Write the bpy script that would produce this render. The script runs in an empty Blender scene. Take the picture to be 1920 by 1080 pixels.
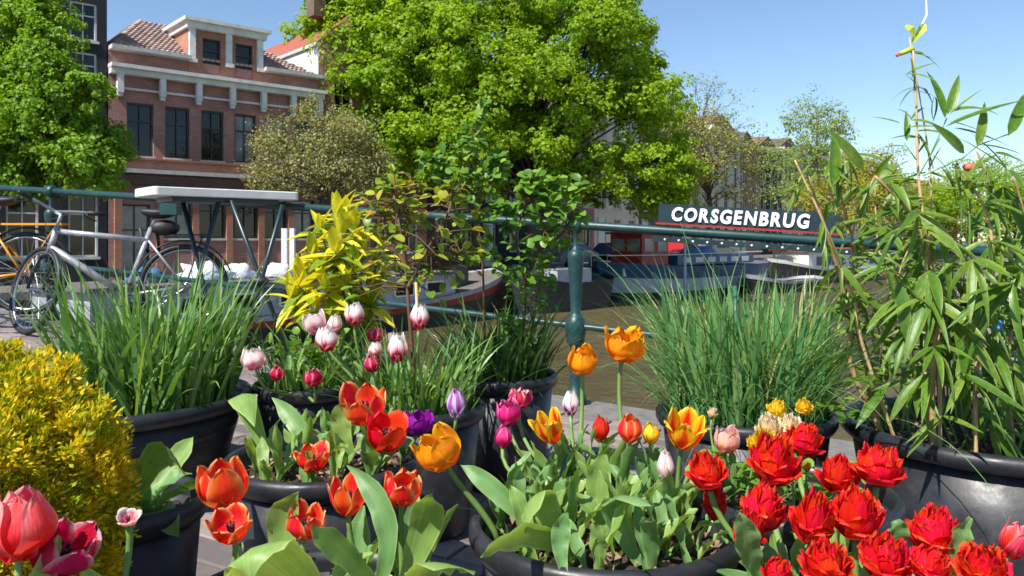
import bpy, math, random
import numpy as np
from mathutils import Vector, Matrix, Quaternion
rnd = random.Random(7); rng = np.random.default_rng(7)
R = math.radians; PI = math.pi
S = bpy.context.scene; COL = S.collection
# ------------------------------------------------------------------ camera, sky, sun, exposure
EYE = 0.93; F = 1493.0
cam = bpy.data.cameras.new('camera'); camo = bpy.data.objects.new('camera', cam); COL.objects.link(camo)
cam.sensor_width = 36; cam.lens = 28.0; cam.shift_y = -90/1920; cam.clip_start = .05; cam.clip_end = 3000
camo.location = (0, 0, EYE); camo.rotation_euler = (R(90), 0, 0); S.camera = camo
cam.dof.use_dof = True; cam.dof.focus_distance = 2.0; cam.dof.aperture_fstop = 22
SUN_AZ = Vector((-.64, -.77, 0)).normalized(); SUN_EL = R(50)
w = bpy.data.worlds.new('World'); S.world = w; w.use_nodes = True
nt = w.node_tree; bg = nt.nodes['Background']
sky = nt.nodes.new('ShaderNodeTexSky'); sky.sky_type = 'NISHITA'; sky.sun_disc = False
sky.sun_elevation = SUN_EL; sky.sun_rotation = math.atan2(SUN_AZ.x, SUN_AZ.y)
sky.air_density = 1.0; sky.dust_density = .05; sky.ozone_density = 3.6; sky.altitude = 0
nt.links.new(sky.outputs[0], bg.inputs[0]); bg.inputs[1].default_value = .105
sl = bpy.data.lights.new('sun', 'SUN'); so = bpy.data.objects.new('sun', sl); COL.objects.link(so)
sl.energy = 5.0; sl.angle = R(.53); sl.color = (1, .955, .88)
sd = Vector((SUN_AZ.x*math.cos(SUN_EL), SUN_AZ.y*math.cos(SUN_EL), math.sin(SUN_EL)))
so.rotation_euler = sd.to_track_quat('Z', 'Y').to_euler(); so.location = (0, 0, 20)
S.view_settings.view_transform = 'Standard'; S.view_settings.look = 'None'
S.view_settings.exposure = .66; S.view_settings.gamma = 1; S.view_settings.use_curve_mapping = False
S.render.engine = 'CYCLES'
S.cycles.filter_width = 1.6
S.cycles.max_bounces = 7; S.cycles.transmission_bounces = 6; S.cycles.diffuse_bounces = 3

# ------------------------------------------------------------------ helpers
def P(px, py, D):                      # a point of the place at distance D along the photo's ray
    return Vector(((px-960)/F*D, D, EYE-(py-450)/F*D))
def link(o, parent=None):
    COL.objects.link(o)
    if parent: o.parent = parent
    return o
def tag(o, label=None, cat=None, group=None, kind=None):
    if label: o['label'] = label
    if cat: o['category'] = cat
    if group: o['group'] = group
    if kind: o['kind'] = kind
    return o
def empty(name, loc, rz=0, label=None, cat=None, group=None):
    o = bpy.data.objects.new(name, None); o.location = loc; o.rotation_euler = (0, 0, rz)
    o.empty_display_size = .05
    link(o); tag(o, label, cat, group); return o
def obj(name, me, parent=None, M=None):
    o = bpy.data.objects.new(name, me); link(o, parent)
    if M is not None: o.matrix_local = M
    return o
def npmesh(name, V, Fq, mat=None, smooth=True, uv=None):
    me = bpy.data.meshes.new(name); V = np.asarray(V, dtype=np.float32); Fq = np.asarray(Fq, dtype=np.int32)
    n, k = Fq.shape
    me.vertices.add(len(V)); me.vertices.foreach_set('co', V.ravel())
    me.loops.add(n*k); me.loops.foreach_set('vertex_index', Fq.ravel())
    me.polygons.add(n); me.polygons.foreach_set('loop_start', np.arange(0, n*k, k, dtype=np.int32))
    if uv is not None:
        l = me.uv_layers.new(name='UVMap'); l.data.foreach_set('uv', np.asarray(uv, dtype=np.float32)[Fq.ravel()].ravel())
    me.polygons.foreach_set('use_smooth', np.full(n, smooth))
    me.update(calc_edges=True)
    if mat: me.materials.append(mat)
    return me
class MB:
    def __init__(s): s.v = []; s.f = []
    def add(s, vs, fs):
        b = len(s.v); s.v += [tuple(v) for v in vs]; s.f += [tuple(b+i for i in f) for f in fs]; return s
    def box(s, x0, x1, y0, y1, z0, z1):
        vs = [(x, y, z) for z in (z0, z1) for y in (y0, y1) for x in (x0, x1)]
        return s.add(vs, [(0, 2, 3, 1), (4, 5, 7, 6), (0, 1, 5, 4), (2, 6, 7, 3), (0, 4, 6, 2), (1, 3, 7, 5)])
    def quad(s, a, b, c, d): return s.add([a, b, c, d], [(0, 1, 2, 3)])
    def tube(s, pts, rad, n=8, cap=True, closed=False, ell=1):
        pts = [Vector(p) for p in pts]; m = len(pts)
        if not hasattr(rad, '__len__'): rad = [rad]*m
        vs = []; up = None
        for i, p in enumerate(pts):
            if closed: t = pts[(i+1) % m]-pts[i-1]
            else: t = pts[min(i+1, m-1)]-pts[max(i-1, 0)]
            t.normalize()
            if up is None: up = Vector((0, 0, 1)) if abs(t.z) < .9 else Vector((1, 0, 0))
            a = (up-t*up.dot(t)).normalized(); b = t.cross(a); up = a
            for k in range(n):
                q = 2*PI*k/n; vs.append(p+(a*math.cos(q)*ell+b*math.sin(q))*rad[i])
        fs = []
        for i in range(m if closed else m-1):
            j = (i+1) % m
            for k in range(n): l = (k+1) % n; fs.append((i*n+k, i*n+l, j*n+l, j*n+k))
        if cap and not closed: fs += [tuple(reversed(range(n))), tuple((m-1)*n+k for k in range(n))]
        return s.add(vs, fs)
    def lathe(s, prof, n=40, c=(0, 0, 0), cap=False, wob=0):
        vs = []
        for i, (r, z) in enumerate(prof):
            for k in range(n):
                a = 2*PI*k/n; rr = r*(1+wob*math.sin(2*a+1)+wob*.5*math.sin(3*a))
                vs.append((c[0]+rr*math.cos(a), c[1]+rr*math.sin(a), c[2]+z))
        fs = [(i*n+k, i*n+(k+1) % n, (i+1)*n+(k+1) % n, (i+1)*n+k) for i in range(len(prof)-1) for k in range(n)]
        if cap: fs += [tuple(reversed(range(n))), tuple((len(prof)-1)*n+k for k in range(n))]
        return s.add(vs, fs)
    def sphere(s, c, r, n=10, m=7, sc=(1, 1, 1)):
        b = MB(); b.lathe([(r*math.sin(PI*i/m)+1e-5, -r*math.cos(PI*i/m)) for i in range(m+1)], n)
        return s.add([(c[0]+v[0]*sc[0], c[1]+v[1]*sc[1], c[2]+v[2]*sc[2]) for v in b.v], b.f)
    def mesh(s, name, mat, smooth=False):
        me = bpy.data.meshes.new(name); me.from_pydata(s.v, [], s.f); me.update()
        if smooth: me.polygons.foreach_set('use_smooth', [True]*len(me.polygons))
        if mat: me.materials.append(mat)
        return me
    def build(s, name, mat, parent=None, smooth=False, M=None):
        return obj(name, s.mesh(name, mat, smooth), parent, M)

# ------------------------------------------------------------------ materials
def nodes(name):
    m = bpy.data.materials.new(name); m.use_nodes = True; t = m.node_tree
    return m, t, t.nodes['Principled BSDF'], t.nodes['Material Output']
def ramp(t, stops, fac):
    r = t.nodes.new('ShaderNodeValToRGB'); e = r.color_ramp.elements
    e[0].position, e[0].color = stops[0][0], (*stops[0][1], 1); e[1].position, e[1].color = stops[-1][0], (*stops[-1][1], 1)
    for p, c in stops[1:-1]: x = e.new(p); x.color = (*c, 1)
    t.links.new(fac, r.inputs[0]); return r.outputs[0]
def math_(t, op, a, b=None):
    n = t.nodes.new('ShaderNodeMath'); n.operation = op
    for i, x in enumerate((a, b)):
        if x is None: continue
        if isinstance(x, (int, float)): n.inputs[i].default_value = x
        else: t.links.new(x, n.inputs[i])
    return n.outputs[0]
def noise(t, scale, det=4, vec=None, rough=.6):
    n = t.nodes.new('ShaderNodeTexNoise'); n.inputs['Scale'].default_value = scale; n.inputs['Detail'].default_value = det
    n.inputs['Roughness'].default_value = rough
    if vec is None: tc = t.nodes.new('ShaderNodeTexCoord'); vec = tc.outputs['Object']
    t.links.new(vec, n.inputs['Vector']); return n.outputs['Fac']
def bump(t, b, h, strength=.3, dist=.01):
    n = t.nodes.new('ShaderNodeBump'); n.inputs['Strength'].default_value = strength; n.inputs['Distance'].default_value = dist
    t.links.new(h, n.inputs['Height']); t.links.new(n.outputs[0], b.inputs['Normal'])
def mat(name, c1, c2=None, scale=5, rough=.6, metal=0, bmp=0, bdist=.01, spec=.5, obr=0):
    m, t, b, o = nodes(name); b.inputs['Roughness'].default_value = rough; b.inputs['Metallic'].default_value = metal
    b.inputs['Specular IOR Level'].default_value = spec
    c2 = c2 or tuple(x*.7 for x in c1)
    nz = noise(t, scale, 6)
    if obr:
        oi = t.nodes.new('ShaderNodeObjectInfo'); ge = t.nodes.new('ShaderNodeNewGeometry')
        r = math_(t, 'MULTIPLY', math_(t, 'FRACT', math_(t, 'ADD', oi.outputs['Random'], ge.outputs['Random Per Island'])), obr)
        f = math_(t, 'ADD', math_(t, 'MULTIPLY', nz, 1-obr), r)
    else: f = nz
    t.links.new(ramp(t, [(.3, c2), (.7, c1)], f), b.inputs['Base Color'])
    if bmp: bump(t, b, noise(t, scale*4, 5), bmp, bdist)
    return m
def leafmat(name, stops, tr=.35, rough=.45, nscale=0, tgain=1.5, spec=.35):
    m, t, b, o = nodes(name); b.inputs['Roughness'].default_value = rough; b.inputs['Specular IOR Level'].default_value = spec
    ge = t.nodes.new('ShaderNodeNewGeometry'); oi = t.nodes.new('ShaderNodeObjectInfo')
    f = math_(t, 'FRACT', math_(t, 'ADD', ge.outputs['Random Per Island'], oi.outputs['Random']))
    if nscale: f = math_(t, 'ADD', math_(t, 'MULTIPLY', f, .45), math_(t, 'MULTIPLY', noise(t, nscale, 3), .6))
    c = ramp(t, stops, f); t.links.new(c, b.inputs['Base Color'])
    tl = t.nodes.new('ShaderNodeBsdfTranslucent'); mx = t.nodes.new('ShaderNodeMixShader'); mx.inputs[0].default_value = tr
    g = t.nodes.new('ShaderNodeMix'); g.data_type = 'RGBA'; g.blend_type = 'MULTIPLY'; g.inputs[0].default_value = 1
    g.inputs[7].default_value = (tgain*1.1, tgain, tgain*.35, 1); t.links.new(c, g.inputs[6]); t.links.new(g.outputs[2], tl.inputs[0])
    t.links.new(b.outputs[0], mx.inputs[1]); t.links.new(tl.outputs[0], mx.inputs[2]); t.links.new(mx.outputs[0], o.inputs[0])
    return m
def uvleaf(name, base, vein, edge, tr=.3, rough=.42):          # large leaf with parallel veins along its length
    m, t, b, o = nodes(name); b.inputs['Roughness'].default_value = rough; b.inputs['Specular IOR Level'].default_value = .4
    tc = t.nodes.new('ShaderNodeTexCoord'); sp = t.nodes.new('ShaderNodeSeparateXYZ'); t.links.new(tc.outputs['UV'], sp.inputs[0])
    cb = t.nodes.new('ShaderNodeCombineXYZ'); t.links.new(math_(t, 'MULTIPLY', sp.outputs[0], 26), cb.inputs[0]); t.links.new(math_(t, 'MULTIPLY', sp.outputs[1], 1.2), cb.inputs[1])
    oi = t.nodes.new('ShaderNodeObjectInfo'); t.links.new(math_(t, 'MULTIPLY', oi.outputs['Random'], 30), cb.inputs[2])
    nz = noise(t, 1, 3, cb.outputs[0])
    big = noise(t, 14, 3)
    f = math_(t, 'ADD', math_(t, 'MULTIPLY', nz, .45), math_(t, 'ADD', math_(t, 'MULTIPLY', big, .4), math_(t, 'MULTIPLY', oi.outputs['Random'], .2)))
    spt = ramp(t, [(.0, (0, 0, 0)), (.70, (0, 0, 0)), (.76, (1, 1, 1))], noise(t, 45, 5))
    e = math_(t, 'POWER', math_(t, 'ABSOLUTE', math_(t, 'SUBTRACT', math_(t, 'MULTIPLY', sp.outputs[0], 2), 1)), 10)
    f = math_(t, 'ADD', math_(t, 'ADD', f, math_(t, 'MULTIPLY', e, .35)), math_(t, 'MULTIPLY', spt, .3))
    c = ramp(t, [(.3, base), (.55, vein), (.95, edge)], f); t.links.new(c, b.inputs['Base Color'])
    bump(t, b, nz, .25, .002)
    tl = t.nodes.new('ShaderNodeBsdfTranslucent'); mx = t.nodes.new('ShaderNodeMixShader'); mx.inputs[0].default_value = tr
    g = t.nodes.new('ShaderNodeMix'); g.data_type = 'RGBA'; g.blend_type = 'MULTIPLY'; g.inputs[0].default_value = 1
    g.inputs[7].default_value = (1.7, 1.55, .5, 1); t.links.new(c, g.inputs[6]); t.links.new(g.outputs[2], tl.inputs[0])
    t.links.new(b.outputs[0], mx.inputs[1]); t.links.new(tl.outputs[0], mx.inputs[2]); t.links.new(mx.outputs[0], o.inputs[0])
    return m
def petalmat(name, a, be, c_, stops, tr=.38, rough=.42):       # colour runs along v, across |u| and in flames
    m, t, b, o = nodes(name); b.inputs['Roughness'].default_value = rough; b.inputs['Specular IOR Level'].default_value = .3
    tc = t.nodes.new('ShaderNodeTexCoord'); sp = t.nodes.new('ShaderNodeSeparateXYZ'); t.links.new(tc.outputs['UV'], sp.inputs[0])
    e = math_(t, 'ABSOLUTE', math_(t, 'SUBTRACT', math_(t, 'MULTIPLY', sp.outputs[0], 2), 1))
    oi = t.nodes.new('ShaderNodeObjectInfo')
    cb = t.nodes.new('ShaderNodeCombineXYZ'); t.links.new(math_(t, 'MULTIPLY', sp.outputs[0], 9), cb.inputs[0])
    t.links.new(math_(t, 'MULTIPLY', sp.outputs[1], 1.6), cb.inputs[1]); t.links.new(math_(t, 'MULTIPLY', oi.outputs['Random'], 40), cb.inputs[2])
    nz = noise(t, 1, 4, cb.outputs[0], .7)
    f = math_(t, 'ADD', math_(t, 'MULTIPLY', sp.outputs[1], a), math_(t, 'MULTIPLY', e, be))
    f = math_(t, 'ADD', f, math_(t, 'MULTIPLY', math_(t, 'SUBTRACT', nz, .5), c_))
    c = ramp(t, stops, f); hs = t.nodes.new('ShaderNodeHueSaturation'); t.links.new(c, hs.inputs['Color'])
    t.links.new(math_(t, 'ADD', math_(t, 'MULTIPLY', oi.outputs['Random'], .020), .489), hs.inputs['Hue'])
    t.links.new(math_(t, 'ADD', math_(t, 'MULTIPLY', noise(t, 2.2, 3), .5), .78), hs.inputs['Value']); c = hs.outputs[0]
    t.links.new(c, b.inputs['Base Color']); bump(t, b, nz, .7, .003)
    tl = t.nodes.new('ShaderNodeBsdfTranslucent'); mx = t.nodes.new('ShaderNodeMixShader'); mx.inputs[0].default_value = tr
    g = t.nodes.new('ShaderNodeMix'); g.data_type = 'RGBA'; g.blend_type = 'MULTIPLY'; g.inputs[0].default_value = 1
    g.inputs[7].default_value = (1.2, 1.1, 1.0, 1); t.links.new(c, g.inputs[6]); t.links.new(g.outputs[2], tl.inputs[0])
    t.links.new(b.outputs[0], mx.inputs[1]); t.links.new(tl.outputs[0], mx.inputs[2]); t.links.new(mx.outputs[0], o.inputs[0])
    return m
def brickmat(name, c1, c2, mortar, sc=1.0):
    m, t, b, o = nodes(name); tc = t.nodes.new('ShaderNodeTexCoord'); sp = t.nodes.new('ShaderNodeSeparateXYZ'); t.links.new(tc.outputs['Object'], sp.inputs[0])
    cb = t.nodes.new('ShaderNodeCombineXYZ'); t.links.new(math_(t, 'ADD', sp.outputs[0], sp.outputs[1]), cb.inputs[0]); t.links.new(sp.outputs[2], cb.inputs[1])
    br = t.nodes.new('ShaderNodeTexBrick'); t.links.new(cb.outputs[0], br.inputs['Vector'])
    br.inputs['Color1'].default_value = (*c1, 1); br.inputs['Color2'].default_value = (*c2, 1); br.inputs['Mortar'].default_value = (*mortar, 1)
    br.inputs['Scale'].default_value = 1; br.inputs['Mortar Size'].default_value = .008*sc; br.inputs['Brick Width'].default_value = .22*sc; br.inputs['Row Height'].default_value = .07*sc
    g = t.nodes.new('ShaderNodeMix'); g.data_type = 'RGBA'; g.blend_type = 'MULTIPLY'; g.inputs[0].default_value = .8
    t.links.new(br.outputs[0], g.inputs[6]); t.links.new(ramp(t, [(.3, (.6, .58, .56)), (.7, (1.15, 1.1, 1.05))], noise(t, .9, 6)), g.inputs[7])
    t.links.new(g.outputs[2], b.inputs['Base Color']); b.inputs['Roughness'].default_value = .85
    bump(t, b, br.outputs['Fac'], -.4, .01); return m

M = {}
M['brick_red'] = brickmat('brick_red', (.46, .20, .165), (.36, .145, .12), (.42, .34, .30))
M['brick_orange'] = brickmat('brick_orange', (.44, .18, .12), (.36, .14, .09), (.36, .28, .22))
M['brick_dark'] = brickmat('brick_dark', (.022, .024, .032), (.015, .017, .024), (.03, .03, .036))
M['brick_brown'] = brickmat('brick_brown', (.16, .085, .06), (.12, .06, .045), (.2, .17, .14))
M['brick_tan'] = brickmat('brick_tan', (.26, .17, .12), (.2, .13, .09), (.3, .26, .2))
M['brick_quay'] = brickmat('brick_quay', (.12, .08, .06), (.08, .06, .05), (.14, .13, .11), 1.3)
M['white'] = mat('white_paint', (.80, .79, .75), (.55, .54, .50), 2, .5, bmp=.2)
M['cream'] = mat('cream_render', (.74, .68, .54), (.6, .55, .44), 1.2, .8)
M['stone'] = mat('pale_stone', (.62, .6, .56), (.42, .41, .38), 4, .75, bmp=.3)
M['glass'] = mat('window_glass', (.008, .010, .011), (.005, .006, .007), 2, .06, spec=.5)
M['curtain'] = mat('curtained_glass', (.30, .31, .30), (.10, .11, .12), 1.5, .15, spec=.8)
M['darkframe'] = mat('dark_frame', (.03, .045, .04), (.02, .03, .03), 5, .4)
M['tile'] = mat('roof_tile', (.42, .30, .26), (.26, .19, .18), 6, .7, obr=.6)
M['tile_rust'] = mat('rust_red_tiles', (.45, .13, .075), (.30, .08, .05), 5, .75, obr=.5, bmp=.5, bdist=.05)
M['tile_red'] = mat('brown_roof_tile', (.22, .12, .09), (.13, .08, .065), 5, .75, obr=.5)
M['slate'] = mat('slate', (.10, .11, .13), (.06, .065, .08), 4, .6)
M['road'] = mat('street_surface', (.17, .15, .14), (.11, .10, .095), 1.5, .9, bmp=.3)
M['sett'] = mat('paving_brick', (.27, .215, .20), (.13, .11, .11), 9, .85, bmp=.5, bdist=.004, obr=.45)
M['joint'] = mat('joint_sand', (.09, .08, .07), (.05, .045, .04), 30, .95, bmp=.5)
M['kerb'] = mat('hard_stone', (.22, .20, .18), (.12, .115, .11), 12, .75, bmp=.4, bdist=.005)
M['iron'] = mat('green_iron_paint', (.013, .062, .060), (.006, .030, .032), 9, .42, bmp=.3, bdist=.003)
M['iron_dark'] = mat('dark_green_paint', (.012, .035, .045), (.008, .02, .026), 12, .35)
M['signwhite'] = mat('letter_white', (.88, .88, .86), (.75, .76, .74), 30, .4)
M['chrome'] = mat('brushed_metal', (.55, .56, .58), (.38, .39, .41), 20, .3, metal=1)
M['alu'] = mat('silver_bike_paint', (.50, .50, .53), (.30, .30, .33), 14, .3, metal=.4)
M['black'] = mat('black_rubber', (.018, .018, .02), (.01, .01, .012), 30, .55)
M['blackpl'] = mat('black_plastic_parts', (.02, .02, .024), (.012, .012, .014), 30, .35)
M['orange'] = mat('orange_bike_paint', (.85, .36, .02), (.7, .26, .01), 15, .3)
M['basket'] = mat('orange_cloth', (.7, .24, .08), (.5, .14, .06), 15, .7)
def potmat():
    m, t, b, o = nodes('pot_plastic'); n1 = noise(t, 7, 8, rough=.7)
    t.links.new(ramp(t, [(.32, (.009, .010, .012)), (.55, (.019, .020, .025)), (.70, (.055, .052, .05)), (.82, (.14, .12, .10))], n1), b.inputs['Base Color'])
    t.links.new(ramp(t, [(.3, (.3,)*3), (.7, (.55,)*3)], noise(t, 20, 4)), b.inputs['Roughness']); bump(t, b, noise(t, 60, 4), .15, .002); return m
M['pot'] = potmat()
M['soil'] = mat('potting_soil', (.085, .05, .032), (.02, .013, .01), 60, .95, bmp=.9, bdist=.01)
M['bark'] = mat('bark', (.13, .105, .085), (.06, .048, .04), 9, .9, bmp=.6, bdist=.02)
M['stemg'] = leafmat('green_stem', [(.1, (.14, .25, .06)), (.9, (.22, .36, .10))], .12, .45)
M['stemr'] = leafmat('dark_stem', [(.1, (.10, .055, .03)), (.9, (.18, .10, .05))], 0, .6)
M['cane'] = mat('dry_cane', (.62, .43, .20), (.36, .21, .09), 18, .5, bmp=.2, obr=.3)
M['stake_green'] = mat('green_stake', (.025, .13, .09), (.015, .08, .06), 22, .4)
M['stake_grey'] = mat('grey_pipe', (.26, .24, .27), (.16, .15, .17), 9, .45)
M['leaf_main'] = leafmat('elm_leaf', [(.05, (.12, .23, .010)), (.5, (.23, .38, .016)), (.95, (.42, .53, .03))], .5, .5, nscale=.45)
M['leaf_left'] = leafmat('lime_leaf', [(.05, (.08, .19, .012)), (.5, (.17, .32, .02)), (.95, (.32, .46, .035))], .42, .5, nscale=.7)
M['leaf_brown'] = leafmat('opening_bud_leaf', [(.05, (.12, .13, .045)), (.5, (.25, .26, .09)), (.95, (.46, .45, .20))], .3, .6)
M['leaf_rust'] = leafmat('rusty_young_leaf', [(.05, (.17, .12, .05)), (.5, (.30, .29, .08)), (.95, (.38, .46, .09))], .35, .6)
M['leaf_pale'] = leafmat('pale_young_leaf', [(.05, (.16, .24, .06)), (.5, (.25, .34, .09)), (.95, (.34, .42, .13))], .4, .6)
M['leaf_yellow'] = leafmat('yellow_green_leaf', [(.05, (.18, .22, .02)), (.5, (.34, .35, .035)), (.95, (.46, .42, .05))], .4, .6)
M['leaf_twig'] = leafmat('fresh_shrub_leaf', [(.05, (.07, .18, .02)), (.5, (.13, .28, .035)), (.95, (.24, .38, .06))], .38, .4)
M['leaf_rose'] = leafmat('rose_leaf', [(.05, (.09, .19, .02)), (.5, (.22, .34, .03)), (.8, (.42, .44, .05)), (.97, (.38, .2, .05))], .35, .38)
M['grass_l'] = leafmat('strap_grass', [(.05, (.07, .17, .035)), (.5, (.13, .27, .065)), (.9, (.22, .36, .10))], .3, .35)
M['grass_r'] = leafmat('reed_grass', [(.05, (.06, .17, .05)), (.45, (.13, .29, .09)), (.8, (.24, .42, .15)), (.97, (.50, .45, .20))], .3, .33)
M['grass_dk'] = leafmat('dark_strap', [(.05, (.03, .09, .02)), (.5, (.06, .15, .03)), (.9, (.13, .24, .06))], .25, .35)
M['iris'] = uvleaf('iris_blade', (.055, .18, .06), (.12, .31, .11), (.26, .46, .2))
M['tleaf'] = uvleaf('tulip_leaf', (.14, .25, .055), (.25, .39, .10), (.46, .56, .22), .32)
M['tleaf2'] = uvleaf('tulip_leaf_blue', (.09, .20, .06), (.16, .31, .10), (.34, .48, .19), .28)
M['bamboo'] = uvleaf('bamboo_leaf', (.035, .11, .010), (.10, .21, .02), (.42, .44, .10), .3, .33)
M['bamboo_dk'] = uvleaf('bamboo_leaf_dark', (.03, .10, .012), (.09, .20, .02), (.30, .38, .06), .3, .35)
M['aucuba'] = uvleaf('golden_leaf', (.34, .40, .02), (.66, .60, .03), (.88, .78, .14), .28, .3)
M['conifer'] = leafmat('golden_conifer', [(.22, (.09, .20, .006)), (.40, (.32, .38, .010)), (.57, (.68, .56, .012)), (.86, (.86, .52, .018))], .35, .6, nscale=11)
M['litter'] = mat('dry_litter', (.34, .22, .14), (.16, .10, .06), 30, .9, obr=.6)
red, cr, wh, mg = (.78, .02, .012), (.50, .006, .03), (.85, .80, .78), (.72, .03, .22)
PM = {
 'striped': petalmat('petal_white_crimson', .85, .30, .55, [(.0, (.62, .01, .05)), (.36, (.60, .01, .07)), (.50, (.85, .40, .46)), (.66, wh), (1, (.9, .86, .84))]),
 'pinkwhite': petalmat('petal_pink_white', .7, .35, .6, [(.0, (.60, .05, .12)), (.25, (.75, .18, .26)), (.45, (.86, .58, .58)), (.7, (.88, .80, .76))]),
 'crimson': petalmat('petal_crimson', .5, .7, .35, [(.0, (.45, .006, .04)), (.7, (.62, .01, .08)), (1, (.80, .45, .5))]),
 'lilac': petalmat('petal_lilac_white', .25, .55, 1.0, [(.1, (.32, .04, .40)), (.35, (.55, .20, .62)), (.55, (.85, .74, .86)), (.9, (.6, .3, .7))]),
 'violet': petalmat('petal_violet', .4, .4, .4, [(.1, (.20, .005, .22)), (.8, (.42, .02, .46))]),
 'orange': petalmat('petal_orange', .45, .55, .35, [(.0, (.86, .42, .01)), (.4, (.86, .30, .008)), (.75, (.88, .36, .01)), (1, (.9, .58, .02))]),
 'yelred': petalmat('petal_yellow_red', .55, .75, .55, [(.1, (.70, .03, .008)), (.42, (.78, .07, .008)), (.6, (.88, .40, .01)), (.9, (.9, .60, .02))]),
 'redor': petalmat('petal_red_orange', .25, .85, .40, [(.1, (.80, .022, .02)), (.45, (.84, .055, .015)), (.75, (.88, .17, .03)), (1, (.9, .45, .20))]),
 'red': petalmat('petal_red', .2, .6, .4, [(.1, (.70, .01, .008)), (.6, (.80, .025, .012)), (1, (.85, .16, .03))]),
 'dred': petalmat('petal_scarlet_double', .35, .45, .5, [(.05, (.62, .006, .008)), (.6, (.82, .016, .012)), (.86, (.88, .08, .02)), (1, (.9, .28, .04))]),
 'yellow': petalmat('petal_yellow', .4, .3, .3, [(.1, (.80, .50, .01)), (.9, (.9, .70, .05))]),
 'magenta': petalmat('petal_magenta', .5, .4, .5, [(.1, (.62, .01, .12)), (.6, (.80, .04, .30)), (1, (.9, .4, .6))]),
 'whitepurple': petalmat('petal_white_purple', .9, .5, .45, [(.1, (.22, .005, .10)), (.40, (.36, .02, .18)), (.55, (.80, .62, .72)), (.8, wh)]),
 'bud': petalmat('petal_white_bud', .4, .4, .7, [(.1, (.80, .48, .48)), (.5, (.86, .76, .74)), (1, (.88, .84, .82))]),
 'peach': petalmat('petal_peach', .5, .5, .7, [(.1, (.80, .42, .12)), (.5, (.86, .42, .36)), (.9, (.88, .62, .60))]),
 'cream': petalmat('petal_cream', .5, .5, .5, [(.1, (.88, .56, .10)), (.6, (.88, .72, .42)), (1, (.9, .82, .62))]),
 'pinkred': petalmat('petal_pink_red', .75, .5, .5, [(.1, (.74, .012, .03)), (.5, (.82, .03, .06)), (.8, (.86, .14, .16)), (1, (.88, .34, .36))]),
}

# ------------------------------------------------------------------ the ground, the canal, the quays
SL = .075
def gz(x, y=0): return -SL*(x-.36)
def ry(x): return 6.5-.44*(x+4.18)         # plan line of the bridge railing
ZW = -2.3; ZS = -.67
def structure(o): o['kind'] = 'structure'; return o
m, t, b, o_ = nodes('canal_water')
t.links.new(ramp(t, [(.3, (.105, .082, .034)), (.7, (.165, .130, .058))], noise(t, .25, 4)), b.inputs['Base Color'])
b.inputs['Roughness'].default_value = .06; b.inputs['IOR'].default_value = 1.33
tc = t.nodes.new('ShaderNodeTexCoord'); mp = t.nodes.new('ShaderNodeMapping'); mp.inputs['Scale'].default_value = (1, 1.7, 1); t.links.new(tc.outputs['Object'], mp.inputs[0])
bump(t, b, noise(t, 1.9, 7, mp.outputs[0], .68), 1.0, .34); M['water'] = m
mb = MB(); mb.quad((-900, -300, ZW), (1400, -300, ZW), (1400, 1800, ZW), (-900, 1800, ZW)); structure(mb.build('canal_water', M['water']))
edge = [(-60, -17.7), (-11.9, 24.6), (-6.5, 29.5), (893.5, 1229.5)]
mb = MB(); back = [(-900, -17.7), (-900, 1229.5)]
pts = [(-60, -17.7), (-11.9, 24.6), (-6.5, 29.5), (893.5, 1229.5)]
mb.add([(x, y, ZS) for x, y in pts]+[(-900, 1229.5, ZS), (-900, -17.7, ZS)], [(0, 1, 2, 3, 4, 5)])
structure(mb.build('quay_street', M['road']))
mb = MB()
for (a, c) in zip(pts[:-1], pts[1:]): mb.quad((a[0], a[1], ZW-1), (c[0], c[1], ZW-1), (c[0], c[1], ZS-.003), (a[0], a[1], ZS-.003))
structure(mb.build('quay_wall', M['brick_quay']))
mb = MB()
for (a, c) in zip(pts[:-1], pts[1:]):
    a, c = Vector((*a, 0)), Vector((*c, 0)); d = (c-a).normalized(); L = min((c-a).length, 220); n = Vector((-d.y, d.x, 0)); k = 0.0
    if a.x < -50: a = c-d*45; L = 45
    while k < L-.2:
        e = min(k+1.15, L); p, q = a+d*k, a+d*e; z0, z1 = ZS-.12, ZS+.12
        vs = [p-n*.06, q-n*.06, q+n*.4, p+n*.4]
        mb.add([(v.x, v.y, z0) for v in vs]+[(v.x, v.y, z1) for v in vs], [(3, 2, 1, 0), (4, 5, 6, 7), (0, 1, 5, 4), (1, 2, 6, 5), (2, 3, 7, 6), (3, 0, 4, 7)]); k = e+.012
o = structure(mb.build('quay_coping', M['kerb']))
# the far bank of the canal, to the right of the frame
mb = MB(); q0, q1 = (26, 3), (926, 1203)
mb.add([(q0[0], q0[1], ZS), (q1[0], q1[1], ZS), (1400, q1[1], ZS), (1400, q0[1], ZS)], [(0, 3, 2, 1)])
mb.quad((q0[0], q0[1], ZW-1), (q0[0], q0[1], ZS), (q1[0], q1[1], ZS), (q1[0], q1[1], ZW-1)); structure(mb.build('far_quay_street', M['road']))
# bridge deck
mb = MB(); X0, X1 = -9, 9
def deckpt(x, y, dz=0): return (x, y, gz(x)+dz)
mb.quad(deckpt(X0, -6, -.035), deckpt(X1, -6, -.035), deckpt(X1, ry(X1)+.13, -.035), deckpt(X0, ry(X0)+.13, -.035))
mb.quad((X0, ry(X0)+.132, gz(X0)-.035), (X1, ry(X1)+.132, gz(X1)-.035), (X1, ry(X1)+.132, ZW-.8), (X0, ry(X0)+.132, ZW-.8))
deck = structure(mb.build('bridge_deck', M['joint']))
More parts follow.
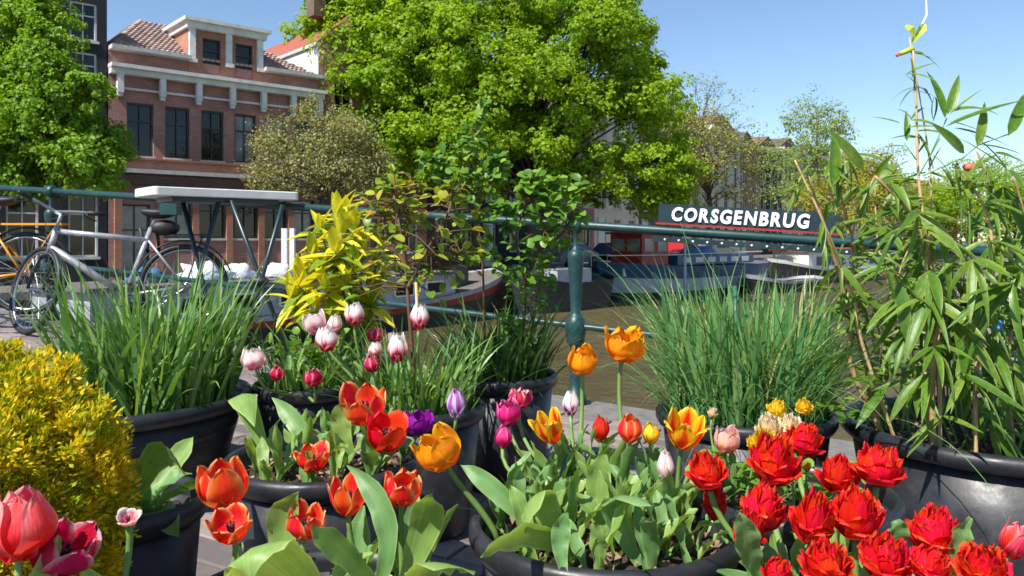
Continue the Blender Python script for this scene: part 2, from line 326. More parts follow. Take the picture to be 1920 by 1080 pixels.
# paving bricks (local to a deck aligned with the rail)
ang = math.atan(-.44)
cells = []
bw, bh, g = .26, .13, .009
for j in range(-14, 46):
    for i in range(-20, 34):
        u = i*bw+(.5*bw if j % 2 else 0); v = j*bh
        ca, sa = math.cos(ang), math.sin(ang); x = u*ca-v*sa-2.2; y = u*sa+v*ca+1.2
        if y > ry(x)-.28 or y < -.4 or abs(x) > 6.5: continue
        cells.append((x, y))
cells.sort(key=lambda c: (c[0]+.35)**2*1.4+(c[1]-1.55)**2)
def brickmesh(variant):
    r = random.Random(variant); hx, hy = (bw-g)/2, (bh-g)/2; c = .005
    mb = MB(); lo, hi = [], []
    j = lambda: r.uniform(-.002, .002)
    a = [(-hx+j(), -hy+j()), (hx+j(), -hy+j()), (hx+j(), hy+j()), (-hx+j(), hy+j())]
    lo = [(x, y, -.05) for x, y in a]; mid = [(x, y, -c) for x, y in a]; hi = [(x*(1-c/hx), y*(1-c/hy), j()) for x, y in a]
    fs = [(8, 9, 10, 11)]+[(k, (k+1) % 4, 4+(k+1) % 4, 4+k) for k in range(4)]+[(4+k, 4+(k+1) % 4, 8+(k+1) % 4, 8+k) for k in range(4)]
    mb.add(lo+mid+hi, fs); return mb
bms = [brickmesh(i) for i in range(5)]; bme = [b_.mesh('paving_brick', M['sett']) for b_ in bms]
tilt = Matrix.Rotation(math.atan(SL), 4, 'Y')
rest = MB()
for k, (x, y) in enumerate(cells):
    Mx = Matrix.Translation((x, y, gz(x)+rnd.uniform(-.003, .003))) @ tilt @ Matrix.Rotation(ang+(PI if rnd.random() < .5 else 0)+rnd.uniform(-.008, .008), 4, 'Z')
    if k < 280: obj('brick', bme[k % 5], deck, Mx)
    else: b_ = bms[k % 5]; rest.add([Mx @ Vector(v) for v in b_.v], b_.f)
o = rest.build('brick', M['sett'], deck); o['kind'] = 'stuff'
dl = Vector((1, -.44, -SL)).normalized(); k = 0; x = X0
while x < X1:
    x1 = x+.9; mb = MB(); vs = []
    for dz in (-.1, .006):
        for (xx, off) in ((x, -.26), (x1-.012, -.26), (x1-.012, .16), (x, .16)): vs.append((xx, ry(xx)+off, gz(xx)+dz))
    mb.add(vs, [(3, 2, 1, 0), (4, 5, 6, 7), (0, 1, 5, 4), (1, 2, 6, 5), (2, 3, 7, 6), (3, 0, 4, 7)]); mb.build('kerb_stone', M['kerb'], deck); x = x1

# ------------------------------------------------------------------ houses
def house(name, origin, rz, W_, H, depth, wall, wins, label, z0=ZS, roof=None, sidewall=None, gable=None, frame='white', cat='house', trim=True, panem='glass', mull=True):
    root = empty(name, (*origin, z0), rz, label, cat)
    rects = [(a, b_, c, d) for (a, b_, c, d) in wins]
    xs = sorted({0, W_} | {r[0] for r in rects} | {r[1] for r in rects}); zs = sorted({0, H} | {r[2] for r in rects} | {r[3] for r in rects})
    mb = MB(); dp = .18
    for i in range(len(xs)-1):
        for j in range(len(zs)-1):
            cx, cz = (xs[i]+xs[i+1])/2, (zs[j]+zs[j+1])/2
            if any(r[0] < cx < r[1] and r[2] < cz < r[3] for r in rects): continue
            mb.quad((xs[i], 0, zs[j]), (xs[i+1], 0, zs[j]), (xs[i+1], 0, zs[j+1]), (xs[i], 0, zs[j+1]))
    for (a, b_, c, d) in rects:
        mb.quad((a, 0, c), (a, 0, d), (a, dp, d), (a, dp, c)); mb.quad((b_, 0, d), (b_, 0, c), (b_, dp, c), (b_, dp, d))
        mb.quad((a, 0, d), (b_, 0, d), (b_, dp, d), (a, dp, d)); mb.quad((a, dp, c), (b_, dp, c), (b_, 0, c), (a, 0, c))
    mb.quad((0, depth, 0), (0, 0, 0), (0, 0, H), (0, depth, H)) if sidewall is None else None
    mb.quad((W_, 0, 0), (W_, depth, 0), (W_, depth, H), (W_, 0, H)); mb.quad((W_, depth, 0), (0, depth, 0), (0, depth, H), (W_, depth, H))
    if gable:
        n = len(gable); vs = [(x, 0, z) for x, z in gable]+[(x, .35, z) for x, z in gable]
        mb.add(vs, [tuple(range(n)), tuple(reversed(range(n, 2*n)))]+[(i, i+n, (i+1) % n+n, (i+1) % n) for i in range(n)])
    mb.build('wall', M[wall], root)
    if sidewall: sidewall(root)
    if not roof:
        MB().quad((0, 0, H), (W_, 0, H), (W_, depth, H), (0, depth, H)).build('roof', M['slate'], root)
    cache = {}
    for (a, b_, c, d) in rects:
        key = (round(b_-a, 2), round(d-c, 2)); w_, h_ = key
        if key not in cache:
            f = .07; fr = MB()
            fr.box(0, f, .09, .16, 0, h_).box(w_-f, w_, .09, .16, 0, h_).box(f, w_-f, .09, .16, 0, f).box(f, w_-f, .09, .16, h_-f, h_)
            if mull:
                fr.box(f, w_-f, .10, .15, h_*.66-.025, h_*.66+.025)
                fr.box(w_/2-.02, w_/2+.02, .105, .145, f, h_*.66-.025)
                fr.box(w_/2-.015, w_/2+.015, .105, .145, h_*.66+.025, h_-f)
            cache[key] = (fr.mesh('window', M[frame]), MB().quad((.01, .17, .01), (w_-.01, .17, .01), (w_-.01, .17, h_-.01), (.01, .17, h_-.01)).mesh('pane', M[panem if not isinstance(panem, list) else panem[len(cache) % len(panem)]]),
                          MB().box(-.06, w_+.06, -.07, .09, -.09, 0).mesh('sill', M['stone']))
        f_, p_, s_ = cache[key]
        wo = obj('window', f_, root, Matrix.Translation((a, 0, c))); obj('pane', p_, wo)
        if trim: obj('sill', s_, wo)
    return root
E = Vector((.7507, .6606, 0)); NI = Vector((-.6606, .7507, 0)); RZ = math.atan2(E.y, E.x); FO = Vector((-15.2, 30, 0))
def zz(z): return z-ZS
# red brick house with dormer
up = [(.645, 1.62), (2.06, 3.0), (3.46, 4.38), (4.84, 5.77), (6.2, 7.1), (7.55, 8.4)]
wins = [(a, b_, zz(4.17), zz(6.2)) for a, b_ in up]+[(a-.08, b_+.08, zz(1.0), zz(2.7)) for a, b_ in up[1:]]+[(.4, 1.5, zz(-.6), zz(2.3))]
bh_ = house('brick_house', (FO.x, FO.y), RZ, 8.8, zz(8.1), 9, 'brick_red', wins, 'red brick house with white cornice, twin window dormer and tiled hip roof', roof=True, frame='darkframe', panem=['glass', 'glass', 'glass', 'curtain', 'curtain', 'glass', 'curtain'])
mb = MB(); mb.box(-.02, 8.85, -.55, -.002, zz(7.42), zz(7.56)).box(0, 8.8, -.38, -.003, zz(7.2), zz(7.42)); mb.build('cornice', M['white'], bh_)
MB().box(0, 8.8, -.14, -.002, zz(6.66), zz(6.74)).build('string_course', M['white'], bh_)
br = MB(); br.box(-.11, .11, -.36, -.142, zz(6.5), zz(7.2)).box(-.09, .09, -.30, -.142, zz(6.36), zz(6.5)); brm = br.mesh('bracket', M['white'])
for x in (.34, 1.88, 3.28, 4.66, 6.0, 7.35, 8.62): obj('bracket', brm, bh_, Matrix.Translation((x, 0, 0)))
MB().box(0, 8.8, -.16, -.002, zz(4.03), zz(4.10)).build('ledge', M['brick_orange'], bh_)
MB().box(0, 8.8, -.3, -.002, zz(3.5), zz(3.66)).build('ledge', M['stone'], bh_)
MB().box(.0, 8.8, -.22, -.002, zz(3.05), zz(3.40)).build('fascia', M['brick_brown'], bh_)
MB().box(0, 2.93, -.5, -.002, zz(8.1), zz(8.25)).box(6.02, 8.8, -.5, -.002, zz(8.1), zz(8.25)).build('gutter', M['stone'], bh_)
for x in [(a+b_)/2 for a, b_ in zip([0]+[u[1] for u in up], [u[0] for u in up]+[8.8])]:
    MB().box(x-.13, x+.13, -.1, -.003, zz(-.6), zz(3.0)).build('pilaster', M['brick_orange'], bh_)
# hip roof with real tile rows
zr0, zr1 = zz(8.22), zz(10.25); rx0, rx1, dr = 2.1, 6.0, 3.2
MB().add([(0, 0, zr0), (8.8, 0, zr0), (8.8, 2*dr, zr0), (0, 2*dr, zr0), (rx0, dr, zr1), (rx1, dr, zr1)], [(0, 1, 5, 4), (1, 2, 5), (2, 3, 4, 5), (3, 0, 4)]).build('roof', M['slate'], bh_)
ti = MB(); slope = math.atan2(zr1-zr0, dr); rowh = .24
for (ax, ay, bx_, by_, hip0, hip1) in ((0, 0, 8.8, 0, rx0, 8.8-rx1), (0, 2*dr, 0, 0, dr, dr)):
    base = Vector((ax, ay, zr0)); dirv = Vector((bx_-ax, by_-ay, 0)); Lw = dirv.length; dirv.normalize(); inn = Vector((-dirv.y, dirv.x, 0))
    run = dr if ay == 0 else rx0; hyp = math.hypot(run, zr1-zr0); upv = (inn*run+Vector((0, 0, zr1-zr0))).normalized(); nn = dirv.cross(upv)
    nr = int(hyp/rowh)
    for r_ in range(nr):
        f0 = r_*rowh/hyp; a0 = hip0*f0 if ay == 0 else dr*f0; b0 = Lw-(hip1*f0 if ay == 0 else dr*f0); u = a0+.05
        while u < b0-.2:
            p = base+dirv*u+upv*(r_*rowh); q = [(0, 0, .075), (.06, 0, .11), (.12, 0, .11), (.18, 0, .075)]
            vs = [p+dirv*x_+nn*z_ for x_, _, z_ in q]+[p+dirv*x_+nn*(z_-.06)+upv*(rowh+.02) for x_, _, z_ in q]+[p+nn*.0, p+dirv*.18+nn*.0]
            ti.add(vs, [(0, 1, 5, 4), (1, 2, 6, 5), (2, 3, 7, 6), (8, 9, 3, 2, 1, 0)]); u += .2
o = ti.build('roof_tile', M['tile'], bh_); o['kind'] = 'stuff'
# dormer
dx0, dx1, dz0, dz1 = 2.93, 6.02, zz(7.56), zz(9.62)
d = MB(); dw = [(3.5, 4.24), (4.86, 5.6)]; c0, c1 = zz(7.72), zz(9.12)
for a, b_ in ((dx0, 3.5), (4.24, 4.86), (5.6, dx1)): d.quad((a, -.05, dz0), (b_, -.05, dz0), (b_, -.05, dz1), (a, -.05, dz1))
for a, b_ in dw:
    d.quad((a, -.05, dz0), (b_, -.05, dz0), (b_, -.05, c0), (a, -.05, c0)); d.quad((a, -.05, c1), (b_, -.05, c1), (b_, -.05, dz1), (a, -.05, dz1))
    d.quad((a, -.05, c0), (a, -.05, c1), (a, .15, c1), (a, .15, c0)); d.quad((b_, -.05, c1), (b_, -.05, c0), (b_, .15, c0), (b_, .15, c1))
d.quad((dx0, 3, dz0), (dx0, -.05, dz0), (dx0, -.05, dz1), (dx0, 3, dz1)); d.quad((dx1, -.05, dz0), (dx1, 3, dz0), (dx1, 3, dz1), (dx1, -.05, dz1))
do = d.build('dormer', M['brick_orange'], bh_)
MB().box(dx0-.25, dx1+.25, -.45, 3, dz1+.06, dz1+.2).box(dx0-.12, dx1+.12, -.28, 3, dz1-.2, dz1+.06).build('dormer_cornice', M['white'], do)
for x in (dx0+.13, 4.55, dx1-.13): MB().box(x-.12, x+.12, -.2, -.052, zz(8.15), dz1-.2).box(x-.17, x+.17, -.26, -.2, zz(8.05), zz(8.2)).build('pilaster', M['white'], do)
for a, b_ in dw:
    f = MB(); f.box(a, a+.05, .02, .1, c0, c1).box(b_-.05, b_, .02, .1, c0, c1).box(a+.05, b_-.05, .02, .1, c1-.05, c1).box(a+.05, b_-.05, .02, .1, c0, c0+.05).box(a+.05, b_-.05, .03, .09, (c0+c1)/2+.2, (c0+c1)/2+.24)
    f.build('window_frame', M['darkframe'], do); MB().quad((a, .11, c0), (b_, .11, c0), (b_, .11, c1), (a, .11, c1)).build('window_pane', M['glass'], do)
# black house on the left
wins = []
for fz in (0, 1.9, 3.55):
    for cx_ in (8.2, 6.25, 4.3, 2.35): wins.append((cx_-.46, cx_+.46, zz(4.35)+fz*1.12, zz(5.75)+fz*1.12))
for cx_ in (8.2, 6.25, 4.3, 2.35): wins.append((cx_-.5, cx_+.5, zz(.3), zz(2.7)))
o9 = FO-E*9.05
house('black_house', (o9.x, o9.y), RZ, 9, 10.95, 7, 'brick_dark', wins, 'tall black painted house with white window frames behind the left tree')
# white sided taller house behind the brick house
def sw(root):
    MB().quad((0, 9, 0), (0, 0, 0), (0, 0, zz(9.8)), (0, 9, zz(9.8))).build('side_wall', M['white'], root)
    MB().quad((0, 9, zz(9.95)), (0, 0, zz(9.95)), (1.7, 0, zz(11.5)), (1.7, 9, zz(11.5))).build('roof_slope', M['tile_rust'], root)
    MB().add([(0, -.02, zz(9.95)), (1.7, -.02, zz(9.95)), (1.7, -.02, zz(11.5))], [(0, 1, 2)]).build('gable_wall', M['brick_red'], root)
    MB().box(-.1, -.005, 0, 9, zz(9.75), zz(9.9)).build('coping', M['stone'], root)
    MB().box(-1.2, -.01, 4.2, 6.8, zz(8.4), zz(9.9)).build('roof_hatch', M['brick_brown'], root)
    MB().box(-1.3, -.01, 4.1, 6.9, zz(9.9), zz(10.05)).build('hatch_cornice', M['white'], root)
    MB().box(.3, .9, 1.0, 1.7, zz(11.4), zz(13.6)).build('chimney', M['brick_brown'], root)
o2 = FO+E*8.83+NI*.3
wins = [(x, x+.95, z, z+1.7) for z in (1, 4.3, 7.2) for x in (.8, 2.7, 4.5)]
house('white_sided_house', (o2.x, o2.y), RZ, 6.0, zz(9.95), 9, 'brick_red', wins, 'taller house with white painted side wall and red brick upper wall beside the tiled roof', sidewall=sw)
# row along the canal going off to the right
D2 = Vector((.6, .8, 0)); rz2 = math.atan2(.8, .6); p = Vector((-6.0, 43.0, 0)); t_ = 0
styles = [('brick_brown', 12.2, 'bell'), ('brick_dark', 11.4, 'flat'), ('brick_red', 12.6, 'step'), ('cream', 12.0, 'neck'), ('brick_brown', 12.2, 'flat'), ('cream', 11.9, 'step'), ('cream', 12.8, 'neck'),
          ('brick_red', 11.8, 'bell'), ('brick_dark', 12.0, 'flat'), ('cream', 12.6, 'bell'), ('brick_brown', 12.4, 'step'), ('brick_tan', 12.8, 'neck'), ('brick_red', 12.4, 'flat'), ('cream', 13.2, 'step'), ('brick_brown', 12.8, 'bell'), ('brick_tan', 13.4, 'flat'), ('brick_red', 12.9, 'neck'), ('brick_brown', 13.4, 'step')]
ordn = ['first', 'second', 'third', 'fourth', 'fifth', 'sixth', 'seventh', 'eighth', 'ninth', 'tenth', 'eleventh', 'twelfth', 'thirteenth', 'fourteenth', 'fifteenth', 'sixteenth', 'seventeenth', 'eighteenth']
cname = {'brick_brown': 'brown brick', 'brick_dark': 'black painted', 'brick_red': 'red brick', 'brick_tan': 'tan brick', 'cream': 'cream rendered'}
styles += [(a, b_+.2, c) for a, b_, c in styles[2:12]]
ordn += ['nineteenth', 'twentieth', 'twenty first', 'twenty second', 'twenty third', 'twenty fourth', 'twenty fifth', 'twenty sixth', 'twenty seventh', 'twenty eighth']
for i, (wl, H, gb) in enumerate(styles):
    Wd = [6.6, 7.4, 6.2, 7.0, 8.2][i % 5]; o_h = p+D2*t_; n_ = 3
    H -= .1
    wins = []
    for fz in (.9, 4.0, 6.9, 9.5):
        for k in range(n_): cx_ = Wd*(k+.5)/n_; wins.append((cx_-.55, cx_+.55, fz, fz+(2.3 if fz < 8 else 1.5)))
    g = None; c = Wd/2
    if gb == 'step': g = [(c-2.6, H), (c+2.6, H), (c+2.6, H+.7), (c+1.9, H+.7), (c+1.9, H+1.5), (c+1.2, H+1.5), (c+1.2, H+2.3), (c-1.2, H+2.3), (c-1.2, H+1.5), (c-1.9, H+1.5), (c-1.9, H+.7), (c-2.6, H+.7)]
    if gb == 'neck': g = [(c-1.4, H), (c+1.4, H), (c+1.3, H+2), (c+1.4, H+2.1), (c, H+2.9), (c-1.4, H+2.1), (c-1.3, H+2)]
    if gb == 'bell': g = [(c-2.7, H), (c+2.7, H), (c+2.2, H+.5), (c+1.4, H+.9), (c+1.1, H+1.8), (c+.7, H+2.4), (c-.7, H+2.4), (c-1.1, H+1.8), (c-1.4, H+.9), (c-2.2, H+.5)]
    r_ = house('canal_house', (o_h.x, o_h.y), rz2, Wd-.02, H, 10, wl, wins, '%s %s house, %s of the row beyond the big green tree' % (cname[wl], {'step': 'step gabled', 'neck': 'neck gabled', 'bell': 'bell gabled', 'flat': 'flat topped'}[gb], ordn[i]), roof=True, trim=i < 6, panem=['glass', 'curtain'][i % 2])
    r_['group'] = 'canal houses along the quay'
    MB().box(-.05, Wd+.03, -.3, -.003, H-.35, H).build('cornice', M['white'], r_)
    MB().add([(0, .36, H), (Wd, .36, H), (Wd, 10, H), (0, 10, H), (c, .36, H+1.5), (c, 10, H+1.5)], [(0, 4, 5, 3), (1, 2, 5, 4), (0, 1, 4), (2, 3, 5)]).build('roof', M['tile_red'], r_)
    if i < 8: MB().box(.4, 1.3, -.12, -.003, 0, 3.3).build('doorcase', M['white'], r_)
    t_ += Wd

# ------------------------------------------------------------------ trees
def leafcloud(Pn, Nn, S_, asp=.42, fold=.12):
    n = len(Pn); r1 = rng.normal(size=(n, 3)); Nn = Nn/np.linalg.norm(Nn, axis=1, keepdims=True)
    T = r1-(r1*Nn).sum(1, keepdims=True)*Nn; T /= np.linalg.norm(T, axis=1, keepdims=True); B = np.cross(Nn, T); s = S_[:, None]
    V = np.stack([Pn-T*s*.5, Pn+B*s*asp+Nn*s*fold-T*s*.05, Pn+T*s*.5-Nn*s*fold, Pn-B*s*asp+Nn*s*fold-T*s*.05], 1).reshape(-1, 3)
    return V, np.arange(4*n).reshape(-1, 4)
def inpoly(x, y, poly):
    c = False; n = len(poly)
    for i in range(n):
        (x1, y1), (x2, y2) = poly[i], poly[i-1]
        if (y1 > y) != (y2 > y) and x < (x2-x1)*(y-y1)/(y2-y1)+x1: c = not c
    return c
def tree(name, label, trunk_px, D, poly, depth, nl, rl, nclump, nleaf, leaf, lm, zbase=ZS, tr=.28, cr=.5, droop=.1, group=None, seed=1, kind='tree', fill=.5, extra=()):
    r = random.Random(seed); base = Vector(((trunk_px-960)/F*D, D, zbase)); root = empty(name, base, 0, label, kind, group)
    cx = sum(p[0] for p in poly)/len(poly); cy = sum(p[1] for p in poly)/len(poly); ex = max(abs(p[0]-cx) for p in poly); ey = max(abs(p[1]-cy) for p in poly)
    lobes = []; tries = 0
    while len(lobes) < nl and tries < 9000:
        tries += 1
        x = cx+r.uniform(-ex, ex); y = cy+r.uniform(-ey, ey)*1.1
        if not inpoly(x, y, poly): continue
        e = min(.95, math.hypot((x-cx)/ex, (y-cy)/ey)); dd = depth*math.sqrt(1-e*e)
        k = r.choice((-1, -1, 1)) * (r.uniform(fill, 1) if r.random() < .8 else r.uniform(0, .6)); off = k*dd
        q = P(x, y, D+off)-base
        rr = rl*r.uniform(.75, 1.3)/F*D
        if any((q-l[0]).length < rr*.55 for l in lobes) and r.random() < .7: continue
        lobes.append((q, rr))
    for (x, y) in extra:
        lobes.append((P(x, y, D-1.0+r.uniform(-1.5, 1))-base, rl/F*D*.9))
    # trunk and limbs
    cz = sum(l[0].z for l in lobes)/len(lobes); low = min(l[0].z for l in lobes); top = max(l[0].z for l in lobes)
    fork = max(low*.75, 1.2); mb = MB(); cxy = Vector((sum(l[0].x for l in lobes)/len(lobes), sum(l[0].y for l in lobes)/len(lobes), 0))
    pts_ = [Vector((0, 0, -.2)), Vector((r.uniform(-.1, .1), 0, fork*.5)), Vector((r.uniform(-.15, .15), 0, fork)), Vector((cxy.x*.3, cxy.y*.3, (fork+cz)/2)), Vector((cxy.x*.6, cxy.y*.6, cz)), Vector((cxy.x*.8, cxy.y*.8, top*.93))]
    mb.tube(pts_, [tr*1.25, tr, tr*.9, tr*.6, tr*.38, tr*.1], 9); mb.build('trunk', M['bark'], root, True)
    lb = MB()
    for q, rr in lobes:
        f = r.uniform(.35, .9); zi = fork+(q.z-fork)*f*.55; zi = max(fork*.9, zi)
        s0 = Vector((0, 0, fork)).lerp(Vector((cxy.x*.7, cxy.y*.7, top*.93)), min(1, max(0, (zi-fork)/(top*.93-fork+.01))))
        mid = s0.lerp(q, .5)+Vector((r.uniform(-.3, .3), r.uniform(-.3, .3), rr*.35)); th = tr*r.uniform(.16, .34)
        lb.tube([s0, s0.lerp(mid, .5)+Vector((0, 0, .1)), mid, q], [th, th*.75, th*.5, th*.18], 5, False)
        for _ in range(4):
            e = q+Vector((r.gauss(0, 1), r.gauss(0, 1), r.gauss(0, .8)+.3)).normalized()*rr*.9
            lb.tube([mid.lerp(q, .5), q.lerp(e, .4)+Vector((0, 0, .05)), e], [th*.32, th*.2, th*.07], 4, False)
    o = lb.build('limbs', M['bark'], root, True); o['kind'] = 'stuff'
    LP, LN, LS = [], [], []
    for q, rr in lobes:
        q = np.array(q)
        dirs = rng.normal(size=(nclump, 3)); dirs[:, 2] += .35; dirs /= np.linalg.norm(dirs, axis=1, keepdims=True)
        rad = rr*rng.uniform(.45, 1.15, size=(nclump, 1)); cc = q+dirs*rad*np.array([1, 1, .82])
        keep = rng.random(nclump) < r.uniform(.55, 1.0); dirs = dirs[keep]; cc = cc[keep]; nclump_ = int(keep.sum())
        csz = cr*rr*rng.uniform(.22, .5, size=(nclump_, 1, 1))
        lp = rng.normal(size=(nclump_, nleaf, 3)); lp /= np.linalg.norm(lp, axis=2, keepdims=True); lp *= rng.uniform(.2, 1, size=(nclump_, nleaf, 1))**.5
        lp[:, :, 2] *= .65
        ps = cc[:, None, :]+lp*csz; ps[:, :, 2] -= droop*rng.random((nclump_, nleaf))*rr
        nn = lp*1.0+dirs[:, None, :]*.6+np.array([0, 0, .55])+rng.normal(size=lp.shape)*.45
        LP.append(ps.reshape(-1, 3)); LN.append(nn.reshape(-1, 3)); LS.append(leaf*rng.uniform(.55, 1.4, nclump_*nleaf))
    V, Fq = leafcloud(np.concatenate(LP), np.concatenate(LN), np.concatenate(LS))
    o = obj('crown', npmesh('crown', V, Fq, M[lm], False), root); o['kind'] = 'stuff'
    return root
tree('elm_tree', 'huge bright green leafy tree filling the middle of the sky', 1003, 40.5,
     [(562, 110), (566, 0), (600, -80), (780, -150), (960, -170), (1110, -110), (1165, 0), (1215, 90), (1245, 180), (1240, 250), (1290, 320), (1275, 380), (1200, 398), (1110, 378), (1040, 345), (900, 355), (790, 340), (730, 320), (660, 260), (590, 200)],
     6.5, 185, 50, 32, 50, .185, 'leaf_main', tr=.42, cr=1.0, seed=3, extra=[(612, 60), (604, 110), (622, 10), (618, 150), (645, 190), (640, 90), (650, 140), (655, 40), (1190, 60), (1205, 130)])
tree('lime_tree', 'bright green leafy tree standing before the tall black house', 110, 24.5,
     [(-60, -40), (60, -40), (100, 40), (160, 110), (175, 180), (215, 250), (235, 320), (190, 350), (60, 345), (-80, 345)], 2.4, 72, 44, 28, 42, .125, 'leaf_left', tr=.2, cr=1.0, seed=5)
tree('budding_tree', 'low olive brown budding tree in front of the red brick house', 610, 31,
     [(480, 300), (500, 240), (540, 210), (590, 200), (680, 215), (720, 270), (720, 340), (650, 365), (520, 350), (470, 335)], 2.6, 70, 28, 26, 15, .085, 'leaf_brown', tr=.16, cr=1.7, seed=8, droop=.25)
tree('budding_tree', 'tall rusty brown budding tree right of the huge green tree', 1330, 57,
     [(1250, 200), (1300, 180), (1370, 230), (1420, 270), (1430, 340), (1380, 370), (1280, 360), (1255, 280)], 3.5, 50, 28, 20, 12, .15, 'leaf_rust', tr=.2, cr=1.7, seed=9)
tree('young_tree', 'thin nearly bare tree showing above the rusty brown tree', 1300, 66,
     [(1270, 190), (1290, 150), (1330, 150), (1400, 190), (1420, 240), (1330, 240)], 2.5, 16, 22, 10, 7, .15, 'leaf_pale', tr=.14, cr=1.4, seed=19)
tree('young_tree', 'airy pale green tree rising above the far roofs', 1530, 88,
     [(1480, 240), (1490, 200), (1530, 185), (1575, 210), (1590, 260), (1560, 290), (1500, 285)], 3.5, 26, 24, 18, 11, .22, 'leaf_pale', tr=.2, cr=1.2, seed=11)
tree('yellow_tree', 'pale green thin tree behind the left canes of the bamboo', 1490, 74,
     [(1420, 330), (1440, 270), (1500, 260), (1560, 290), (1580, 350), (1540, 380), (1440, 370)], 3, 26, 30, 17, 13, .2, 'leaf_pale', tr=.2, cr=1.1, seed=12)
tree('yellow_tree', 'yellow green tree behind the middle of the bamboo', 1640, 80,
     [(1570, 360), (1590, 300), (1650, 285), (1720, 320), (1740, 380), (1650, 400)], 3, 30, 32, 20, 20, .2, 'leaf_yellow', tr=.2, cr=1.1, seed=13)
tree('yellow_tree', 'dense green tree behind the right edge bamboo leaves', 1830, 92,
     [(1740, 400), (1760, 330), (1830, 310), (1920, 330), (1950, 400), (1850, 420)], 3, 34, 34, 20, 20, .24, 'leaf_main', tr=.2, cr=1.1, seed=14)


tree('yellow_tree', 'yellow green tree low behind the right half of the bamboo', 1760, 100, [(1690, 440), (1700, 360), (1760, 335), (1820, 360), (1830, 440)], 3.5, 34, 34, 20, 20, .26, 'leaf_yellow', tr=.2, cr=1.1, seed=24)
tree('dark_tree', 'darker green tree at the right edge behind the bamboo', 1900, 84, [(1840, 450), (1850, 370), (1900, 340), (1990, 350), (2020, 450)], 3.5, 36, 36, 20, 20, .24, 'leaf_main', tr=.2, cr=1.1, seed=25)
tree('yellow_tree', 'fresh yellow tree low behind the left bamboo canes', 1575, 66, [(1480, 420), (1500, 350), (1560, 330), (1640, 350), (1660, 430)], 3, 28, 34, 18, 13, .18, 'leaf_yellow', tr=.2, cr=1.1, seed=26)
# ------------------------------------------------------------------ boats
def hull(L, B, zs, zb, bow=.28, stern=.15, sheer=.5, zk=-.5, n=22):
    """returns rings at several levels, local x along the boat, bow at +x; zs list of level heights (0 = water)"""
    rings = []
    for lev, z in enumerate(zs):
        k = z/zs[-1] if zs[-1] else 0
        ring = []
        for i in range(n+1):
            s = i/n; x = (s-.5)*L
            b_ = 1.0
            if s > 1-bow: q = (s-(1-bow))/bow; b_ = math.sqrt(max(0, 1-q**2.2))
            if s < stern: q = (stern-s)/stern; b_ = min(b_, math.sqrt(max(0, 1-q**2.6))*.9+.1*(1-q))
            sh = sheer*max(0, (s-.55)/.45)**2+sheer*.4*max(0, (.25-s)/.25)**2
            ring.append((x*(.93+.07*max(0, k)), b_*B/2*(.84+.16*max(0, k)), z+sh*max(0, k)))
        rings.append(ring)
    return rings
def hullpart(name, rings, i0, i1, m, root):
    mb = MB(); n = len(rings[0])
    for side in (1, -1):
        vs = [(x, y*side, z) for r_ in rings[i0:i1+1] for (x, y, z) in r_]
        k = i1-i0; fs = []
        for a in range(k):
            for i in range(n-1):
                f = (a*n+i, a*n+i+1, (a+1)*n+i+1, (a+1)*n+i); fs.append(f if side < 0 else tuple(reversed(f)))
        mb.add(vs, fs)
    return mb.build(name, M[m], root, True)
def deckpart(rings, m, root, dz=-.06):
    r_ = rings[-1]; mb = MB(); n = len(r_); vs = [(x, y*.97, z+dz) for x, y, z in r_]+[(x, -y*.97, z+dz) for x, y, z in r_]
    mb.add(vs, [(i, i+n, i+1+n, i+1) for i in range(n-1)]); return mb.build('deck', M[m], root)
M['hull_black'] = mat('black_hull', (.03, .032, .036), (.015, .016, .02), 2, .45, bmp=.15)
M['hull_red'] = mat('red_stripe', (.33, .03, .03), (.22, .02, .025), 3, .45)
M['hull_blue'] = mat('blue_hull', (.035, .10, .20), (.02, .06, .13), 2, .35)
M['hull_grey'] = mat('pale_hull', (.52, .53, .55), (.36, .37, .40), 2, .45)
M['cabin_grey'] = mat('grey_cabin', (.40, .40, .44), (.28, .28, .32), 2, .5)
M['tarp'] = mat('white_tarpaulin', (.80, .82, .86), (.60, .64, .72), 4, .6, bmp=.6, bdist=.05)
M['tarpblue'] = mat('blue_tarpaulin', (.06, .15, .36), (.03, .07, .15), 4, .5, bmp=.6, bdist=.05)
M['cabred'] = mat('red_wheelhouse', (.36, .03, .02), (.25, .02, .02), 3, .4)
M['deckm'] = mat('boat_deck', (.17, .15, .14), (.10, .09, .09), 3, .8)
M['orangeroof'] = mat('orange_roof_edge', (.62, .12, .03), (.45, .08, .03), 6, .6)
def boat(name, label, c, ang_, cat='boat'): return empty(name, (c[0], c[1], ZW), ang_, label, cat)
# long houseboat moored left
a0, a1 = Vector((-11.0, 18.5, 0)), Vector((.9, 34.6, 0)); dv = a1-a0; L = dv.length
hb = boat('houseboat', 'long grey houseboat with red stripe behind the yellow leaved shrub', ((a0+a1)/2+Vector((-.8, .58, 0))*2.1), math.atan2(dv.y, dv.x))
rg = hull(L, 4.2, [-.6, 0, .62, .82, .98], 0, sheer=1.0)
hullpart('hull', rg, 0, 2, 'hull_black', hb); hullpart('stripe', rg, 2, 3, 'hull_red', hb); hullpart('gunwale', rg, 3, 4, 'cabin_grey', hb); deckpart(rg, 'deckm', hb)
mb = MB(); mb.box(-8.6, 5.4, -1.62, 1.62, .95, 1.92); cab = mb.build('cabin', M['cabin_grey'], hb)
MB().box(-8.8, 5.6, -1.8, 1.8, 1.925, 2.02).build('cabin_roof', M['deckm'], hb)
for i in range(8):
    x = -7.9+i*1.65; w_ = MB().box(x, x+1.0, -1.70, -1.625, 1.18, 1.68).build('window', M['white'], hb); MB().box(x+.07, x+.93, -1.715, -1.702, 1.24, 1.62).build('pane', M['glass'], w_)
